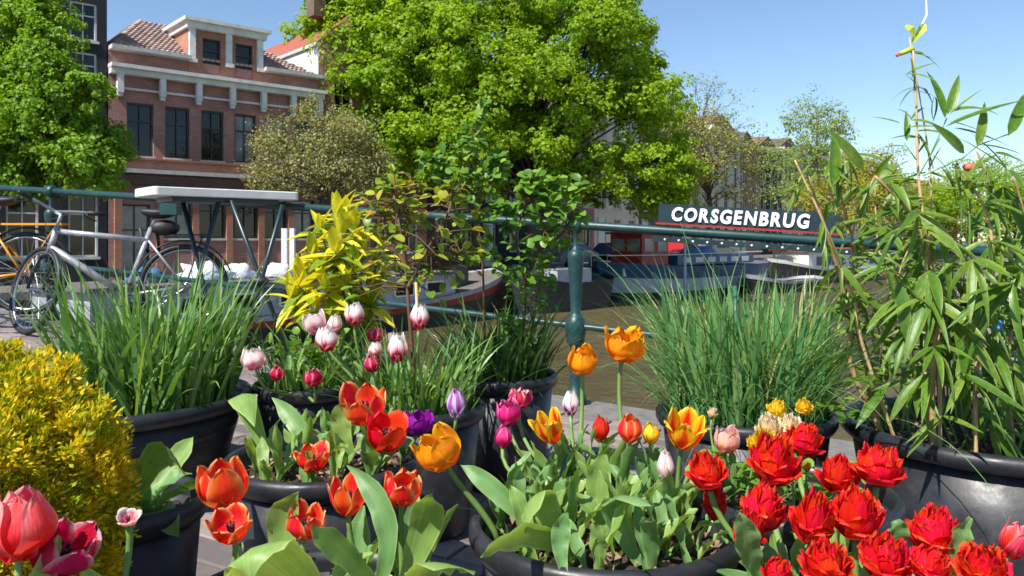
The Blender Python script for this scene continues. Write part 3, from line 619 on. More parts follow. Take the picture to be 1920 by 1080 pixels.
MB().box(5.8, 7.2, -.8, .8, .95, 2.1).box(5.7, 7.3, -.9, .9, 2.103, 2.2).build('wheelhouse', M['hull_black'], hb)
for (x, y, s, lb_, mt) in ((-4.6, -.3, .62, 'largest bunched white tarpaulin bundle on the houseboat roof', 'tarp'), (-3.2, .1, .5, 'middle white tarpaulin bundle on the houseboat roof', 'tarp'), (-1.9, -.2, .48, 'white tarpaulin bundle nearest the yellow shrub on the houseboat roof', 'tarp'), (-6.3, -.2, .45, 'blue tarpaulin bundle on the houseboat roof behind the bicycle', 'tarpblue')):
    mb = MB(); mb.sphere((0, 0, 0), 1, 18, 12); v2 = []
    for v in mb.v:
        v = Vector(v); nn = .22*math.sin(v.x*6+s*9)*math.cos(v.y*5)+.16*math.sin(v.z*9+v.x*7); v *= 1+nn; v2.append((v.x*s*1.3, v.y*s, max(v.z, -.1)*s*.8))
    mb.v = v2; o = mb.build('tarpaulin', M[mt], None, True); tag(o, lb_, 'tarpaulin', 'tarpaulin bundles on the houseboat')
    o.matrix_world = Matrix.Translation(hb.location) @ Matrix.Rotation(hb.rotation_euler.z, 4, 'Z') @ Matrix.Translation((x, y, 2.02+s*.08))
# parasol / post cluster on the quay behind
# blue barge
a0 = Vector((4.5, 42.3, 0)); dv = Vector((.72, .69, 0)).normalized()*17; bb = boat('barge', 'blue and white barge with red wheelhouse behind the green railing post', a0+dv/2, math.atan2(-dv.y, -dv.x))
rg = hull(17, 4.0, [-.6, 0, .35, 1.05, 1.1, 1.75], 0, bow=.22, stern=.22, sheer=.35)
hullpart('hull', rg, 0, 2, 'hull_black', bb); hullpart('hull', rg, 2, 3, 'hull_grey', bb)['label'] = 'pale grey middle band of the hull'; hullpart('hull', rg, 3, 5, 'hull_blue', bb)['label'] = 'blue upper band of the hull'; deckpart(rg, 'deckm', bb)
wh_ = MB().box(3.6, 6.0, -1.1, 1.1, 1.85, 3.55).build('wheelhouse', M['cabred'], bb)
MB().box(3.4, 6.2, -1.3, 1.3, 3.553, 3.68).build('wheelhouse_roof', M['cabred'], bb)
for y0_ in (-.95, .1): MB().box(6.003, 6.03, y0_, y0_+.85, 2.6, 3.3).build('window', M['curtain'], wh_)
for x0_ in (3.8, 5.0): MB().box(x0_, x0_+.8, 1.103, 1.13, 2.6, 3.3).build('window', M['curtain'], wh_)
MB().box(-5.6, 2.8, -1.2, 1.2, 1.8, 2.35).build('cabin', M['hull_blue'], bb)
for i in range(6): MB().box(-5.0+i*1.3, -4.2+i*1.3, 1.203, 1.23, 1.92, 2.22).build('window', M['white'], bb)
MB().box(7.1, 7.7, 1.1, 1.2, 1.3, 1.75).build('name_board', M['white'], bb)
for sgn in (1, -1): MB().tube([(8.3, sgn*.55, 1.8), (8.3, sgn*.55, 2.4), (4, sgn*1.6, 2.4), (-6, sgn*1.6, 2.5)], .03, 5).build('handrail', M['white'], bb)
mb = MB(); mb.sphere((0, 0, 0), 1, 16, 10); mb.v = [(v[0]*1.6, v[1]*.9, max(v[2], 0)*.5*(1+.3*math.sin(v[0]*7)*math.cos(v[1]*6))) for v in mb.v]
o = mb.build('tarpaulin', M['tarpblue'], None, True); tag(o, 'blue tarpaulin heaped on the cabin of the blue barge', 'tarpaulin'); o.matrix_world = Matrix.Translation(bb.location) @ Matrix.Rotation(bb.rotation_euler.z, 4, 'Z') @ Matrix.Translation((-1.2, 0, 2.36))
# white boat
a0 = Vector((18.4, 57.5, 0)); dv = Vector((.78, .62, 0)).normalized()*15; wb = boat('cabin_boat', 'white cabin boat with orange roof edge seen above the reed grass', a0+dv/2, math.atan2(-dv.y, -dv.x))
rg = hull(15, 4, [-.6, 0, .9, 1.05], 0, bow=.35, sheer=.9)
hullpart('hull', rg, 0, 2, 'hull_black', wb); hullpart('gunwale', rg, 2, 3, 'white', wb); deckpart(rg, 'deckm', wb)
wc = MB().box(-6, 4.5, -1.5, 1.5, 1.0, 2.35).build('cabin', M['white'], wb); MB().box(-6.2, 4.7, -1.7, 1.7, 2.353, 2.6).build('cabin_roof', M['orangeroof'], wb)
for i in range(6): MB().box(-5.3+i*1.55, -4.3+i*1.55, 1.503, 1.53, 1.35, 2.0).build('window', M['hull_blue'], wc)
# small dark workboat between
a0 = Vector((14.0, 47.5, 0)); dv = Vector((.75, .66, 0)).normalized()*8; sb = boat('open_boat', 'small dark open boat moored beyond the reed grass', a0+dv/2, math.atan2(-dv.y, -dv.x))
rg = hull(8, 2.4, [-.3, 0, .55, .7], 0, bow=.4, sheer=.5); hullpart('hull', rg, 0, 2, 'hull_black', sb); hullpart('gunwale', rg, 2, 3, 'cabin_grey', sb); deckpart(rg, 'deckm', sb, -.25)
a0 = Vector((.9, 36.5, 0)); sb = boat('open_boat', 'dark tarred boat bow between the vine leaves and the railing post', (2.2, 37.2), R(230))
rg = hull(7, 2.6, [-.3, 0, 1.1, 1.3], 0, bow=.4, sheer=.7); hullpart('hull', rg, 0, 2, 'hull_black', sb); hullpart('gunwale', rg, 2, 3, 'hull_black', sb); deckpart(rg, 'deckm', sb, -.2)
MB().box(-1.5, 1.2, -.8, .8, 1.1, 1.9).build('cabin', M['cabin_grey'], sb)

# parked cars along the quay
M['car_silver'] = mat('silver_car_paint', (.42, .44, .47), (.38, .4, .43), 2, .25, metal=.5)
M['car_blue'] = mat('dark_blue_car_paint', (.03, .05, .12), (.025, .04, .1), 2, .25, metal=.3)
M['car_red'] = mat('red_car_paint', (.35, .02, .02), (.3, .02, .02), 2, .25)
def car(loc, rz, pm, label):
    root = empty('parked_car', loc, rz, label, 'car', 'cars parked along the quay')
    prof = [(-2.1, .35), (-2.12, .75), (-1.95, .95), (-1.5, 1.0), (-.95, 1.42), (.55, 1.45), (1.15, 1.0), (1.95, .85), (2.12, .6), (2.08, .3)]
    mb = MB(); n = len(prof); rows = [(-.82, .96), (-.86, 1), (.86, 1), (.82, .96)]
    vs = []
    for (y, k) in rows:
        for x, z in prof: vs.append((x*k, y*(.84 if z > 1.1 else 1), z*(.99 if k < 1 else 1)))
    fs = [tuple(range(n)), tuple(reversed(range(3*n, 4*n)))]+[(r_*n+i, (r_+1)*n+i, (r_+1)*n+(i+1) % n, r_*n+(i+1) % n) for r_ in range(3) for i in range(n)]
    mb.add(vs, fs); mb.build('body', M[pm], root, False)
    for s_ in (-1, 1):
        MB().add([(-1.25, s_*.86, 1.03), (1.0, s_*.86, 1.03), (.5, s_*.76, 1.38), (-.85, s_*.76, 1.38)], [(0, 1, 2, 3) if s_ < 0 else (3, 2, 1, 0)]).build('side_window', M['glass'], root)
        for x in (-1.3, 1.3):
            w_ = MB().tube([(x, s_*.7, .32), (x, s_*.9, .32)], .32, 16).build('wheel', M['black'], root); MB().tube([(x, s_*.88, .32), (x, s_*.915, .32)], .19, 12).build('rim', M['chrome'], w_)
        MB().box(2.02, 2.09, s_*.55-.15, s_*.55+.15, .6, .72).build('headlight', M['white'], root)
    MB().add([(1.17, -.7, 1.02), (1.17, .7, 1.02), (.62, .66, 1.4), (.62, -.66, 1.4)], [(0, 1, 2, 3)]).build('windscreen', M['glass'], root)
for (t1, pm, lb_) in ((19, 'car_silver', 'silver parked car on the quay beyond the red wheelhouse barge'), (24.5, 'car_blue', 'dark blue parked car on the quay behind the bridge name sign'), (34, 'car_red', 'red parked car on the quay beyond the name sign'), (40, 'car_silver', 'silver parked car on the quay farthest to the right behind the bamboo canes')):
    q = Vector((-6.5, 29.5, 0))+D2*t1+Vector((-.8, .6, 0))*2.0; car((q.x, q.y, ZS+.0), rz2, pm, lb_)
# blue-white door-like panels / mooring posts on the quay beside the table
o = empty('mooring_post', P(541, 430, 27.5).xy.to_3d()+Vector((0, 0, ZS)), 0, 'pale blue and white post pair on the quay right of the high table', 'post')
MB().box(-.22, -.04, -.1, .1, 0, 2.0).box(.06, .22, -.1, .1, 0, 2.0).build('post_shaft', M['tarp'], o)
for (px_, D_, lb_) in ((975, 43, 'pale upright mooring pole left of the railing post behind vine leaves'), (1243, 44, 'thin pale pole rising behind the barge bow')):
    q = P(px_, 450, D_); o = MB().tube([(0, 0, 0), (0, 0, 4.2)], [.09, .06], 8).build('mooring_pole', M['hull_grey']); o.location = (q.x+1.0, q.y-1, ZW); tag(o, lb_, 'pole')

# ------------------------------------------------------------------ bridge railing
r_dir = Vector((1, -.44, -SL)).normalized()
def rp(x, h): return Vector((x, ry(x), gz(x)+h))       # point of the railing at height h above deck
rail = empty('bridge_railing', rp(.36, 0), 0, 'dark green iron bridge railing crossing behind the flower pots', 'railing')
off = -Vector(rail.location)
def rt(h, r_, nm, x0=-8, x1=8):
    MB().tube([rp(x0, h)+off, rp(x1, h)+off], r_, 14).build(nm, M['iron'], rail, True)
rt(1.015, .0245, 'top_rail'); rt(.445, .018, 'lower_rail')
post = MB()
post.lathe([(.07, .0), (.07, .06), (.052, .08), (.036, .12), (.032, .30), (.040, .335), (.056, .35), (.060, .38), (.066, .40), (.068, .445), (.062, .475), (.046, .50), (.040, .505), (.032, .52), (.036, .60), (.050, .80), (.053, .835), (.050, .855), (.038, .868), (.028, .875), (.018, .895), (.015, .93), (.020, .96), (.020, 1.0)], 20, cap=True)
post.v = [(x*.88, y*.88, z) for x, y, z in post.v]; pm_ = post.mesh('post', M['iron'], True)
collar = MB().lathe([(.03, 0), (.046, .01), (.046, .07), (.03, .08)], 16, cap=True).mesh('collar', M['iron'], True)
for x in (.36, -3.62, 4.3, -7.6):
    po = obj('post', pm_, rail, Matrix.Translation(rp(x, 0)+off)); q = r_dir.to_track_quat('Z', 'Y').to_matrix().to_4x4()
    obj('collar', collar, po, Matrix.Translation((0, 0, 1.015)) @ q @ Matrix.Translation((0, 0, -.04))); obj('collar', collar, po, Matrix.Translation((0, 0, .445)) @ q @ Matrix.Translation((0, 0, -.05)) @ Matrix.Scale(1.2, 4))
MB().box(-.06, .06, -.05, .05, -.1, .07).build('bracket', M['iron'], rail, M=Matrix.Translation(rp(-2.46, 1.0)+off))
# rust stain streak bits on the rail are in the paint; orange lashing
# name sign on the rail
xa, xb = .79, 1.62
sg = empty('bridge_name_sign', rp(xa, 1.03), 0, 'green bridge name sign with white capital letters CORSGENBRUG mounted on the railing', 'sign')
Ls = (rp(xb, 0)-rp(xa, 0)).length; Mr = Matrix.Identity(4)
ex = r_dir; ez = Vector((0, 0, 1)); ey = ez.cross(ex).normalized(); ez2 = ex.cross(ey).normalized()
Ms = Matrix(((ex.x, ey.x, ez2.x, 0), (ex.y, ey.y, ez2.y, 0), (ex.z, ey.z, ez2.z, 0), (0, 0, 0, 1)))
MB().box(0, Ls, -.012, .012, .028, .128).build('board', M['iron_dark'], sg, M=Ms)
MB().box(-.01, Ls+.01, -.02, .02, .018, .0275).build('trim', M['cabred'], sg, M=Ms)
for x in (.06, Ls*.35, Ls*.66, Ls-.06): MB().box(x-.012, x+.012, -.01, .01, -.02, .0175).build('strut', M['iron_dark'], sg, M=Ms)
MB().box(-.02, Ls+.35, -.032, .032, -.075, -.048).build('beam', M['iron_dark'], sg, M=Ms)
for i in range(15): MB().sphere((.05+i*.075, -.034, -.062), .006, 8, 5).build('rivet', M['signwhite'], sg, M=Ms)
txt = 'CORSGENBRUG'; lm_ = []
for ch in txt:
    cu = bpy.data.curves.new('letter', 'FONT'); cu.body = ch; cu.size = .096; cu.extrude = .004; cu.offset = .0036; cu.shear = .10; cu.resolution_u = 4
    tmp = bpy.data.objects.new('tmp', cu); COL.objects.link(tmp); dg = bpy.context.evaluated_depsgraph_get(); me = bpy.data.meshes.new_from_object(tmp.evaluated_get(dg)); bpy.data.objects.remove(tmp)
    me.materials.clear(); me.materials.append(M['signwhite']); xs_ = [v.co.x for v in me.vertices]; lm_.append((me, min(xs_), max(xs_)-min(xs_)))
span = Ls-.215; tw_ = sum(l[2] for l in lm_); gap = .009; kx = (span-gap*10)/tw_; cx_ = .075
for me, x0_, w_ in lm_:
    obj('letter', me, sg, Ms @ Matrix.Translation((cx_-x0_*kx, -.0185, .045)) @ Matrix.Diagonal((kx, 1, 1, 1)) @ Matrix.Rotation(PI/2, 4, 'X')); cx_ += w_*kx+gap

# ------------------------------------------------------------------ high table and bicycles at the railing
tc_ = P(424, 450, 4.95); tg = gz(tc_.x); tb = empty('high_table', (tc_.x, tc_.y, tg), 0, 'high white topped table with dark crossed legs beside the bicycles', 'table')
zt = EYE+ (450-361)/F*4.95-tg
ta, tb2 = P(288, 450, 4.6), P(562, 450, 5.2); td = (tb2-ta); tl = td.length; ta_ = math.atan2(td.y, td.x)
Mt = Matrix.Translation((ta.x-tc_.x, ta.y-tc_.y, 1.190-tg)) @ Matrix.Rotation(ta_, 4, 'Z')
mb = MB()
def rrect(z, e, rr=.03):
    out = []
    for cx_, cy_, a0_ in ((tl-rr, rr, -90), (tl-rr, .38-rr, 0), (rr, .38-rr, 90), (rr, rr, 180)):
        for k in range(7): a = R(a0_+15*k); out.append((cx_+(rr+e)*math.cos(a), cy_+(rr+e)*math.sin(a), z))
    return out
rr_ = [rrect(0, -.004), rrect(.004, 0), rrect(.047, 0), rrect(.052, -.005)]; nn_ = 28
mb.add([v for q_ in rr_ for v in q_], [tuple(reversed(range(nn_))), tuple(3*nn_+k for k in range(nn_))]+[(i*nn_+k, i*nn_+(k+1) % nn_, (i+1)*nn_+(k+1) % nn_, (i+1)*nn_+k) for i in range(3) for k in range(nn_)])
mb.build('table_top', M['white'], tb, M=Mt)
mb = MB().box(.12, tl-.12, .05, .33, -.03, -.001); mb.build('apron', M['iron_dark'], tb, M=Mt)
def tpx(px, py, D=4.95): v = P(px, py, D); return v-Vector(tb.location)
def zat(py): return py
for (a, b_) in (((343, 376), (398, 600)), ((415, 378), (343, 622)), ((437, 376), (530, 640)), ((530, 384), (458, 640))):
    dy = rnd.uniform(-.14, .14); pa = tpx(*a)+Vector((0, dy, 0)); pb = tpx(*b_)+Vector((0, -dy, 0)); pb.z = 0.0
    pb.x = pa.x+(tpx(*b_).x-pa.x)*(pa.z)/(pa.z-tpx(*b_).z)
    MB().tube([pa, pb], .015, 8).build('leg', M['iron_dark'], tb, True)
MB().sphere(tpx(486, 527), .05, 12, 8, (1.3, .8, .6)).build('hub', M['black'], tb, True)
def ringpts(c, r_, n, nx=Vector((1, 0, 0)), nz=Vector((0, 0, 1))): return [c+nx*math.cos(2*PI*k/n)*r_+nz*math.sin(2*PI*k/n)*r_ for k in range(n)]
def bicycle(loc, rz, steer, fm, label, mtb=True, extras=None):
    root = empty('bicycle', loc, rz, label, 'bicycle', 'bicycles parked at the railing'); r_ = .335
    V = Vector; ax, az = V((0, 0, r_)), V((1.04, 0, r_))          # front axle at x=0, rear at x=1.04 (bike points to -x)
    ht0, ht1 = V((.10, 0, .60)), V((.155, 0, .80)); bb = V((.62, 0, .28)); st = V((.80, 0, .80)); sc = V((.84, 0, .90))
    Rm = Matrix.Translation(ht0) @ Matrix.Rotation(steer, 4, (ht1-ht0).normalized()) @ Matrix.Translation(-ht0)
    def wheel(c, Mx):
        w_ = MB().tube(ringpts(c, r_-.02, 40), .021 if mtb else .018, 8, closed=True); w_.v = [Mx @ Vector(v) for v in w_.v]; wo = w_.build('wheel', M['black'], root, True)
        q = MB().tube(ringpts(c, r_-.045, 40), .010, 6, closed=True); q.v = [Mx @ Vector(v) for v in q.v]; q.build('rim', M['chrome'], wo, True)
        q = MB()
        for k in range(28):
            a = 2*PI*k/28; s_ = .03*(1 if k % 2 else -1); a2 = a+.5*(1 if k % 4 < 2 else -1)
            q.tube([c+V((math.cos(a2)*.02, s_, math.sin(a2)*.02)), c+V((math.cos(a)*(r_-.05), 0, math.sin(a)*(r_-.05)))], .0014, 4, False)
        q.tube([c+V((0, -.05, 0)), c+V((0, .05, 0))], .018, 10); q.v = [Mx @ Vector(v) for v in q.v]; q.build('spokes', M['chrome'], wo)
    wheel(ax, Rm); wheel(az, Matrix.Identity(4))
    fk = MB()
    for s_ in (-1, 1): fk.tube([ax+V((0, s_*.055, 0)), ax.lerp(ht0, .5)+V((-.01, s_*.055, 0)), ht0+V((-.015, s_*.045, -.02))], [.012, .017, .016], 8)
    fk.tube([ht0+V((-.015, -.05, -.02)), ht0+V((-.015, .05, -.02))], .017, 8); fk.v = [Rm @ Vector(v) for v in fk.v]; fk.build('fork', M['blackpl'] if mtb else M[fm], root, True)
    fr = MB(); T = .021 if mtb else .016
    fr.tube([ht0, ht1], .022, 10); fr.tube([ht0.lerp(ht1, .25), bb], T*1.25, 12); fr.tube([ht0.lerp(ht1, .85), st-V((0, 0, .10 if mtb else .28))], T, 12); fr.tube([bb, st], T*.95, 10)
    for s_ in (-1, 1): fr.tube([bb+V((0, s_*.03, 0)), az+V((0, s_*.06, 0))], .011, 8); fr.tube([st+V((-.02, s_*.02, -.1)), az+V((0, s_*.06, 0))], .009, 8)
    fr.build('frame', M[fm], root, True)
    MB().tube([st, sc], .013, 8).build('seat_post', M['chrome'], root, True)
    sa = MB(); sa.sphere((0, 0, 0), 1, 16, 10); sa.v = [(x*.14+.86, y*(.075 if x > 0 else .075+.05*x), z*(.03 if z > 0 else .05)+.92+.012*x*x) for x, y, z in sa.v]; sa.build('saddle', M['black'], root, True)
    hb_ = MB(); stp = ht1+V((.03, 0, .09)); hb_.tube([ht1, stp, stp+V((-.09, 0, .04))], .014, 8); c = stp+V((-.09, 0, .04))
    if mtb: pts_ = [c+V((.09, -.31, .05)), c+V((.03, -.14, .03)), c, c+V((.03, .14, .03)), c+V((.09, .31, .05))]
    else: pts_ = [c+V((.28, -.27, .06)), c+V((.12, -.30, .09)), c+V((0, -.12, .05)), c, c+V((0, .12, .05)), c+V((.12, .30, .09)), c+V((.28, .27, .06))]
    hb_.tube(pts_, .0115, 8); hb_.v = [Rm @ Vector(v) for v in hb_.v]; hb_.build('handlebar', M['chrome'] if not mtb else M['alu'], root, True)
    for (a, b_) in ((pts_[0], pts_[1]), (pts_[-1], pts_[-2])):
        g_ = MB().tube([a+(a-b_).normalized()*.02, a.lerp(b_, .55)], .018, 10); g_.v = [Rm @ Vector(v) for v in g_.v]; g_.build('grip', M['black'], root, True)
        l_ = MB().tube([a.lerp(b_, .75), a.lerp(b_, .4)+V((-.05, 0, -.03)), a+V((-.06, 0, -.05))], .006, 6); l_.v = [Rm @ Vector(v) for v in l_.v]; l_.build('brake_lever', M['blackpl'], root, True)
        cb_ = MB().tube([a.lerp(b_, .7), a.lerp(b_, .8)+V((-.10, 0, .02)), c+V((-.12, 0, -.06)), ht0+V((-.03, 0, .02))], .003, 5); cb_.v = [Rm @ Vector(v) for v in cb_.v]; cb_.build('brake_cable', M['black'], root, True)
    ch = MB(); ch.tube(ringpts(bb+V((0, -.05, 0)), .09, 24), .006, 5, closed=True)
    for k in range(5): a = 2*PI*k/5; ch.tube([bb+V((0, -.05, 0)), bb+V((math.cos(a)*.09, -.05, math.sin(a)*.09))], .006, 5)
    ch.build('chainring', M['black'], root)
    for s_, a in ((-1, R(-60)), (1, R(120))):
        e = bb+V((math.cos(a)*.17, s_*.09, math.sin(a)*.17)); cr_ = MB().tube([bb+V((0, s_*.07, 0)), e], .010, 6).build('crank', M['blackpl'], root)
        MB().box(e.x-.045, e.x+.045, min(e.y, e.y+s_*.10), max(e.y, e.y+s_*.10), e.z-.012, e.z+.012).build('pedal', M['black'], root)
    chn = MB().tube([bb+V((0, -.05, .09)), az+V((0, -.05, .04)), az+V((.04, -.05, 0)), az+V((0, -.05, -.04)), bb+V((0, -.05, -.09))], .004, 4, closed=True); chn.build('chain', M['black'], root)
    for cc_, Mx, a0_, a1_ in ((ax, Rm, 30, 160), (az, Matrix.Identity(4), 20, 170)):
        if mtb and cc_ is ax: continue
        mg_ = MB(); pts_ = [cc_+V((math.cos(R(a))*(r_+.03), 0, math.sin(R(a))*(r_+.03))) for a in range(a0_, a1_, 8)]; mg_.tube(pts_, .028, 6, ell=.25)
        mg_.v = [Mx @ Vector(v) for v in mg_.v]; mg_.build('mudguard', M['black'], root, True)
    if extras: extras(root)
    root.scale = (.93,)*3
    return root
def ex1(root):
    c = MB(); c.box(.93, 1.25, -.07, .07, .74, .75).tube([(1.18, 0, .75), (1.05, 0, .34)], .006, 6); c.build('carrier', M['black'], root)
    MB().sphere((.90, 0, .80), .085, 12, 8, (1.3, .7, .75)).tube([(.72, .03, .80), (.76, .05, .62), (.86, .05, .60), (.84, .03, .78)], .014, 8).build('saddle_bag', M['black'], root, True)
def ex2(root):
    c = MB(); c.box(.88, 1.35, -.07, .07, .72, .735); c.tube([(1.3, .05, .72), (1.05, .05, .34)], .006, 6).tube([(1.3, -.05, .72), (1.05, -.05, .34)], .006, 6); c.build('carrier', M['orange'], root)
q = P(62, 450, 5.5); bicycle((q.x, q.y, gz(q.x)), R(24), R(-58), 'alu', 'silver framed mountain bicycle leaning at the railing beside the high table', True, ex1)
q = P(-200, 450, 5.9); bicycle((q.x, q.y, gz(q.x)), R(2), R(12), 'orange', 'orange framed bicycle behind the silver one', False, ex2)
q = P(-235, 450, 5.4); bicycle((q.x-.55, q.y, gz(q.x)), R(-4), R(0), 'blackpl', 'dark bicycle cut off by the left edge', False)

# ------------------------------------------------------------------ pots
POT = {}
def pot(key, x, y, r_, zr, label, big=False, soil=.045, wob=.008):
    g_ = gz(x, y); h = zr-g_; root = empty('plant_pot', (x, y, g_), 0, label, 'pot', 'black plastic plant pots'); POT[key] = (x, y, r_, zr-soil)
    k = .78
    MB().lathe([(r_*k*.96, .0), (r_*k, .01), (r_*(k+.10*.5), h*.3), (r_*.955, h-.035), (r_*.93, h-.035), (r_*.90, h-.12)], 56, wob=wob).build('pot_wall', M['pot'], root, True)
    lip = .024 if big else .017
    MB().lathe([(r_*.957, h-.05), (r_*1.0, h-.045), (r_*1.0+lip*.5, h-.03), (r_*1.0+lip*.5, h-.012), (r_*1.0, h), (r_*.955, h-.002), (r_*.935, h-.02), (r_*.93, h-.06)], 64, wob=wob).build('rim', M['pot'], root, True)
    n = 22; vs = [(0, 0, h-soil)]; fs = []
    for j in range(1, 9):
        for i in range(n*2): a = PI*i/n; rr = r_*.925*j/8; vs.append((rr*math.cos(a), rr*math.sin(a), h-soil+(rnd.uniform(-.010, .012) if j < 8 else -.01)))
    for i in range(n*2): fs.append((0, 1+i, 1+(i+1) % (2*n)))
    for j in range(7):
        for i in range(n*2): a = 1+j*2*n+i; b_ = 1+j*2*n+(i+1) % (2*n); fs.append((a, a+2*n, b_+2*n, b_))
    so_ = MB().add(vs, fs).build('soil', M['soil'], root)
    nb = int(260*min(1, r_/.25)); rad = np.sqrt(rng.random(nb))*r_*.88; a = rng.random(nb)*2*PI
    pp = np.stack([rad*np.cos(a), rad*np.sin(a), np.full(nb, h-soil+.008)+rng.random(nb)*.008], 1); nn = rng.normal(size=(nb, 3))*.6+np.array([0, 0, 1])
    V, Fq = leafcloud(pp, nn, rng.uniform(.008, .028, nb), .35, .25); o = obj('litter', npmesh('litter', V, Fq, M['litter'], False), root); o['kind'] = 'stuff'
    return root
pot('A', -1.28, 2.6, .40, .43, 'widest black pot at left holding the tall strap leaves')
pot('G', -.735, 1.51, .142, .445, 'black pot with floppy broad leaves right of the golden conifer')
pot('H', -.81, 1.18, .13, .40, 'black pot hidden under the golden conifer')
pot('B', -.445, 1.9, .228, .42, 'round black pot with orange red tulips and a shiny rim')
pot('C', -.73, 2.82, .175, .43, 'small black pot behind at left under the palest striped tulip')
pot('D', -.28, 2.45, .19, .43, 'black pot under the striped white and crimson tulips')
pot('E', -.04, 2.95, .2, .44, 'black pot with the leafy vines left of the railing post')
pot('S', -.66, 3.36, .2, .43, 'black pot of the yellow leaved shrub')
pot('Rr', .69, 2.36, .25, .43, 'black pot of the tall reed grass')
pot('Z', 1.36, 2.22, .40, .42, 'huge black tub holding the bamboo', True, .06)
pot('T', .165, 1.42, .232, .435, 'wide black pot of mixed tulips in the front middle')
pot('Y', .57, 1.62, .20, .425, 'black pot of cream and yellow double flowers behind the scarlet tulips')
pot('X', .56, 1.13, .22, .37, 'black pot of scarlet double tulips at the bottom right')
pot('U', -.30, 1.20, .21, .385, 'black pot of red tulips at the bottom left of the middle')
pot('V', -.52, .83, .15, .44, 'black pot of the big pink red tulip at the bottom left corner')
MB_stone = MB(); MB_stone.box(-.19, .19, -.14, .14, 0, .30)

# ------------------------------------------------------------------ ribbons: leaves and blades
def ribbon(pts, ws, nrm=None, fold=.25, nu=5, twist=0, wave=0, wseed=0):
    """leaf surface along pts with half widths ws; returns V, F, UV"""
    pts = [Vector(p) for p in pts]; m = len(pts); V = []; UV = []
    t0 = (pts[1]-pts[0]).normalized(); side = nrm.cross(t0) if nrm is not None else Vector((-t0.y, t0.x, 0))
    if side.length < 1e-4: side = Vector((1, 0, 0))
    side.normalize()
    for i, p in enumerate(pts):
        t = (pts[min(i+1, m-1)]-pts[max(i-1, 0)]).normalized(); side = (side-t*side.dot(t)).normalized()
        s2 = side if not twist else (Quaternion(t, twist*i/(m-1)) @ side); n = t.cross(s2)
        for j in range(nu):
            u = j/(nu-1)*2-1; wv = wave*math.sin(i*1.7+wseed+u*1.3)*abs(u)
            V.append(p+s2*u*ws[i]*math.cos(fold*abs(u))+n*(ws[i]*(abs(u)**1.5*fold)+wv)); UV.append(((u+1)/2, i/(m-1)))
    Fq = [(i*nu+j, i*nu+j+1, (i+1)*nu+j+1, (i+1)*nu+j) for i in range(m-1) for j in range(nu-1)]
    return V, Fq, UV
def bez(a, b_, c, n): return [a*(1-s)**2+b_*2*s*(1-s)+c*s*s for s in [i/(n-1) for i in range(n)]]
def wprof(kind, n, w_):
    r_ = []
    for i in range(n):
        s = i/(n-1)
        if kind == 'tulip': k = (.28+.72*math.sin(PI*min(1, s*1.35+.02)/2 if s < .7 else PI/2)) * (1 if s < .55 else max(0, 1-((s-.55)/.45)**2.2))
        elif kind == 'lance': k = math.sin(PI*min(1, s**.7))**.8 if 0 < s < 1 else 0
        elif kind == 'strap': k = (.75+.25*math.sin(PI*s))*(1 if s < .6 else max(0, 1-((s-.6)/.4)**2))
        elif kind == 'oval': k = math.sqrt(max(0, 1-(2*s-1)**2))*(1-.25*s)
        r_.append(max(k*w_, .0006))
    return r_
def leaf_obj(parent, pts, w_, kind, m, nrm=None, fold=.35, twist=0, wave=0, name='leaf', nu=5):
    V, Fq, UV = ribbon(pts, wprof(kind, len(pts), w_), nrm, fold, nu, twist, wave, rnd.random()*9)
    return obj(name, npmesh(name, V, Fq, M[m], True, UV), parent)
def leaf_dir(base, az, el, L_, droop, n=10):
    d = Vector((math.cos(az)*math.cos(el), math.sin(az)*math.cos(el), math.sin(el)))
    c1 = base+d*L_*.55; e = base+Vector((math.cos(az), math.sin(az), 0))*L_*(math.cos(el)*.9+droop*.55)+Vector((0, 0, 1))*L_*(math.sin(el)-droop)
    return bez(base, c1, e, n)
def clampbase(key, p, k=.8):
    x, y, r_, z = POT[key]; d = Vector((p.x-x, p.y-y, 0))
    if d.length > r_*k: d = d.normalized()*r_*k
    return Vector((x+d.x, y+d.y, z))

# ------------------------------------------------------------------ petals and flowers
def petal(openn, ruf=0, wide=1.0, seed=0, notch=0, nu=9, nv=10):
    r = random.Random(seed); ph = r.random()*6; V = []; UV = []; Rt = .42+openn*1.15
    for i in range(nv+1):
        v = i/nv; sv = math.sin(min(v/.48, 1)*PI/2); rr = .12+.88*sv
        if v > .48: q = (v-.48)/.52; q2 = q*q*(3-2*q) if openn < .5 else q**1.4; rr = 1+(Rt-1)*q2
        h = 2*(v**1.05)*(1-.30*openn*v*v) if openn < .6 else 2*(v*(1-.42*openn*v*v))
        wv = .80*wide*(math.sin(PI*min(.995, (.13+.87*v**.9)))**.52); rc = .95+.9*openn
        for j in range(nu+1):
            u = j/nu*2-1; a = u*wv/rc
            rf = ruf*(math.sin(u*7+ph+v*3)*abs(u)**1.2*v*.6+math.sin(u*11+ph*2)*v**5*.5)
            x = rr-rc*(1-math.cos(a))+rf*.7; y = rc*math.sin(a)*(1+ruf*.15*math.sin(v*9+ph)); z = h-abs(u)**2*.10*v+rf-(notch*(1-abs(u))**3*v**10)
            if 1-abs(u) < .2 and v > .5: x += .10*openn
            V.append((x, y, z)); UV.append(((u+1)/2, v))
    n = nu+1; Fq = [(i*n+j, i*n+j+1, (i+1)*n+j+1, (i+1)*n+j) for i in range(nv) for j in range(nu)]
    return V, Fq, UV
_pc = {}
def petal_me(mk, openn, ruf, wide, seed, notch=0):
    key = (mk, round(openn, 2), ruf, wide, seed, notch)
    if key not in _pc: V, Fq, UV = petal(openn, ruf, wide, seed, notch); _pc[key] = npmesh('petal', V, Fq, PM[mk], True, UV)
    return _pc[key]
stam = MB()
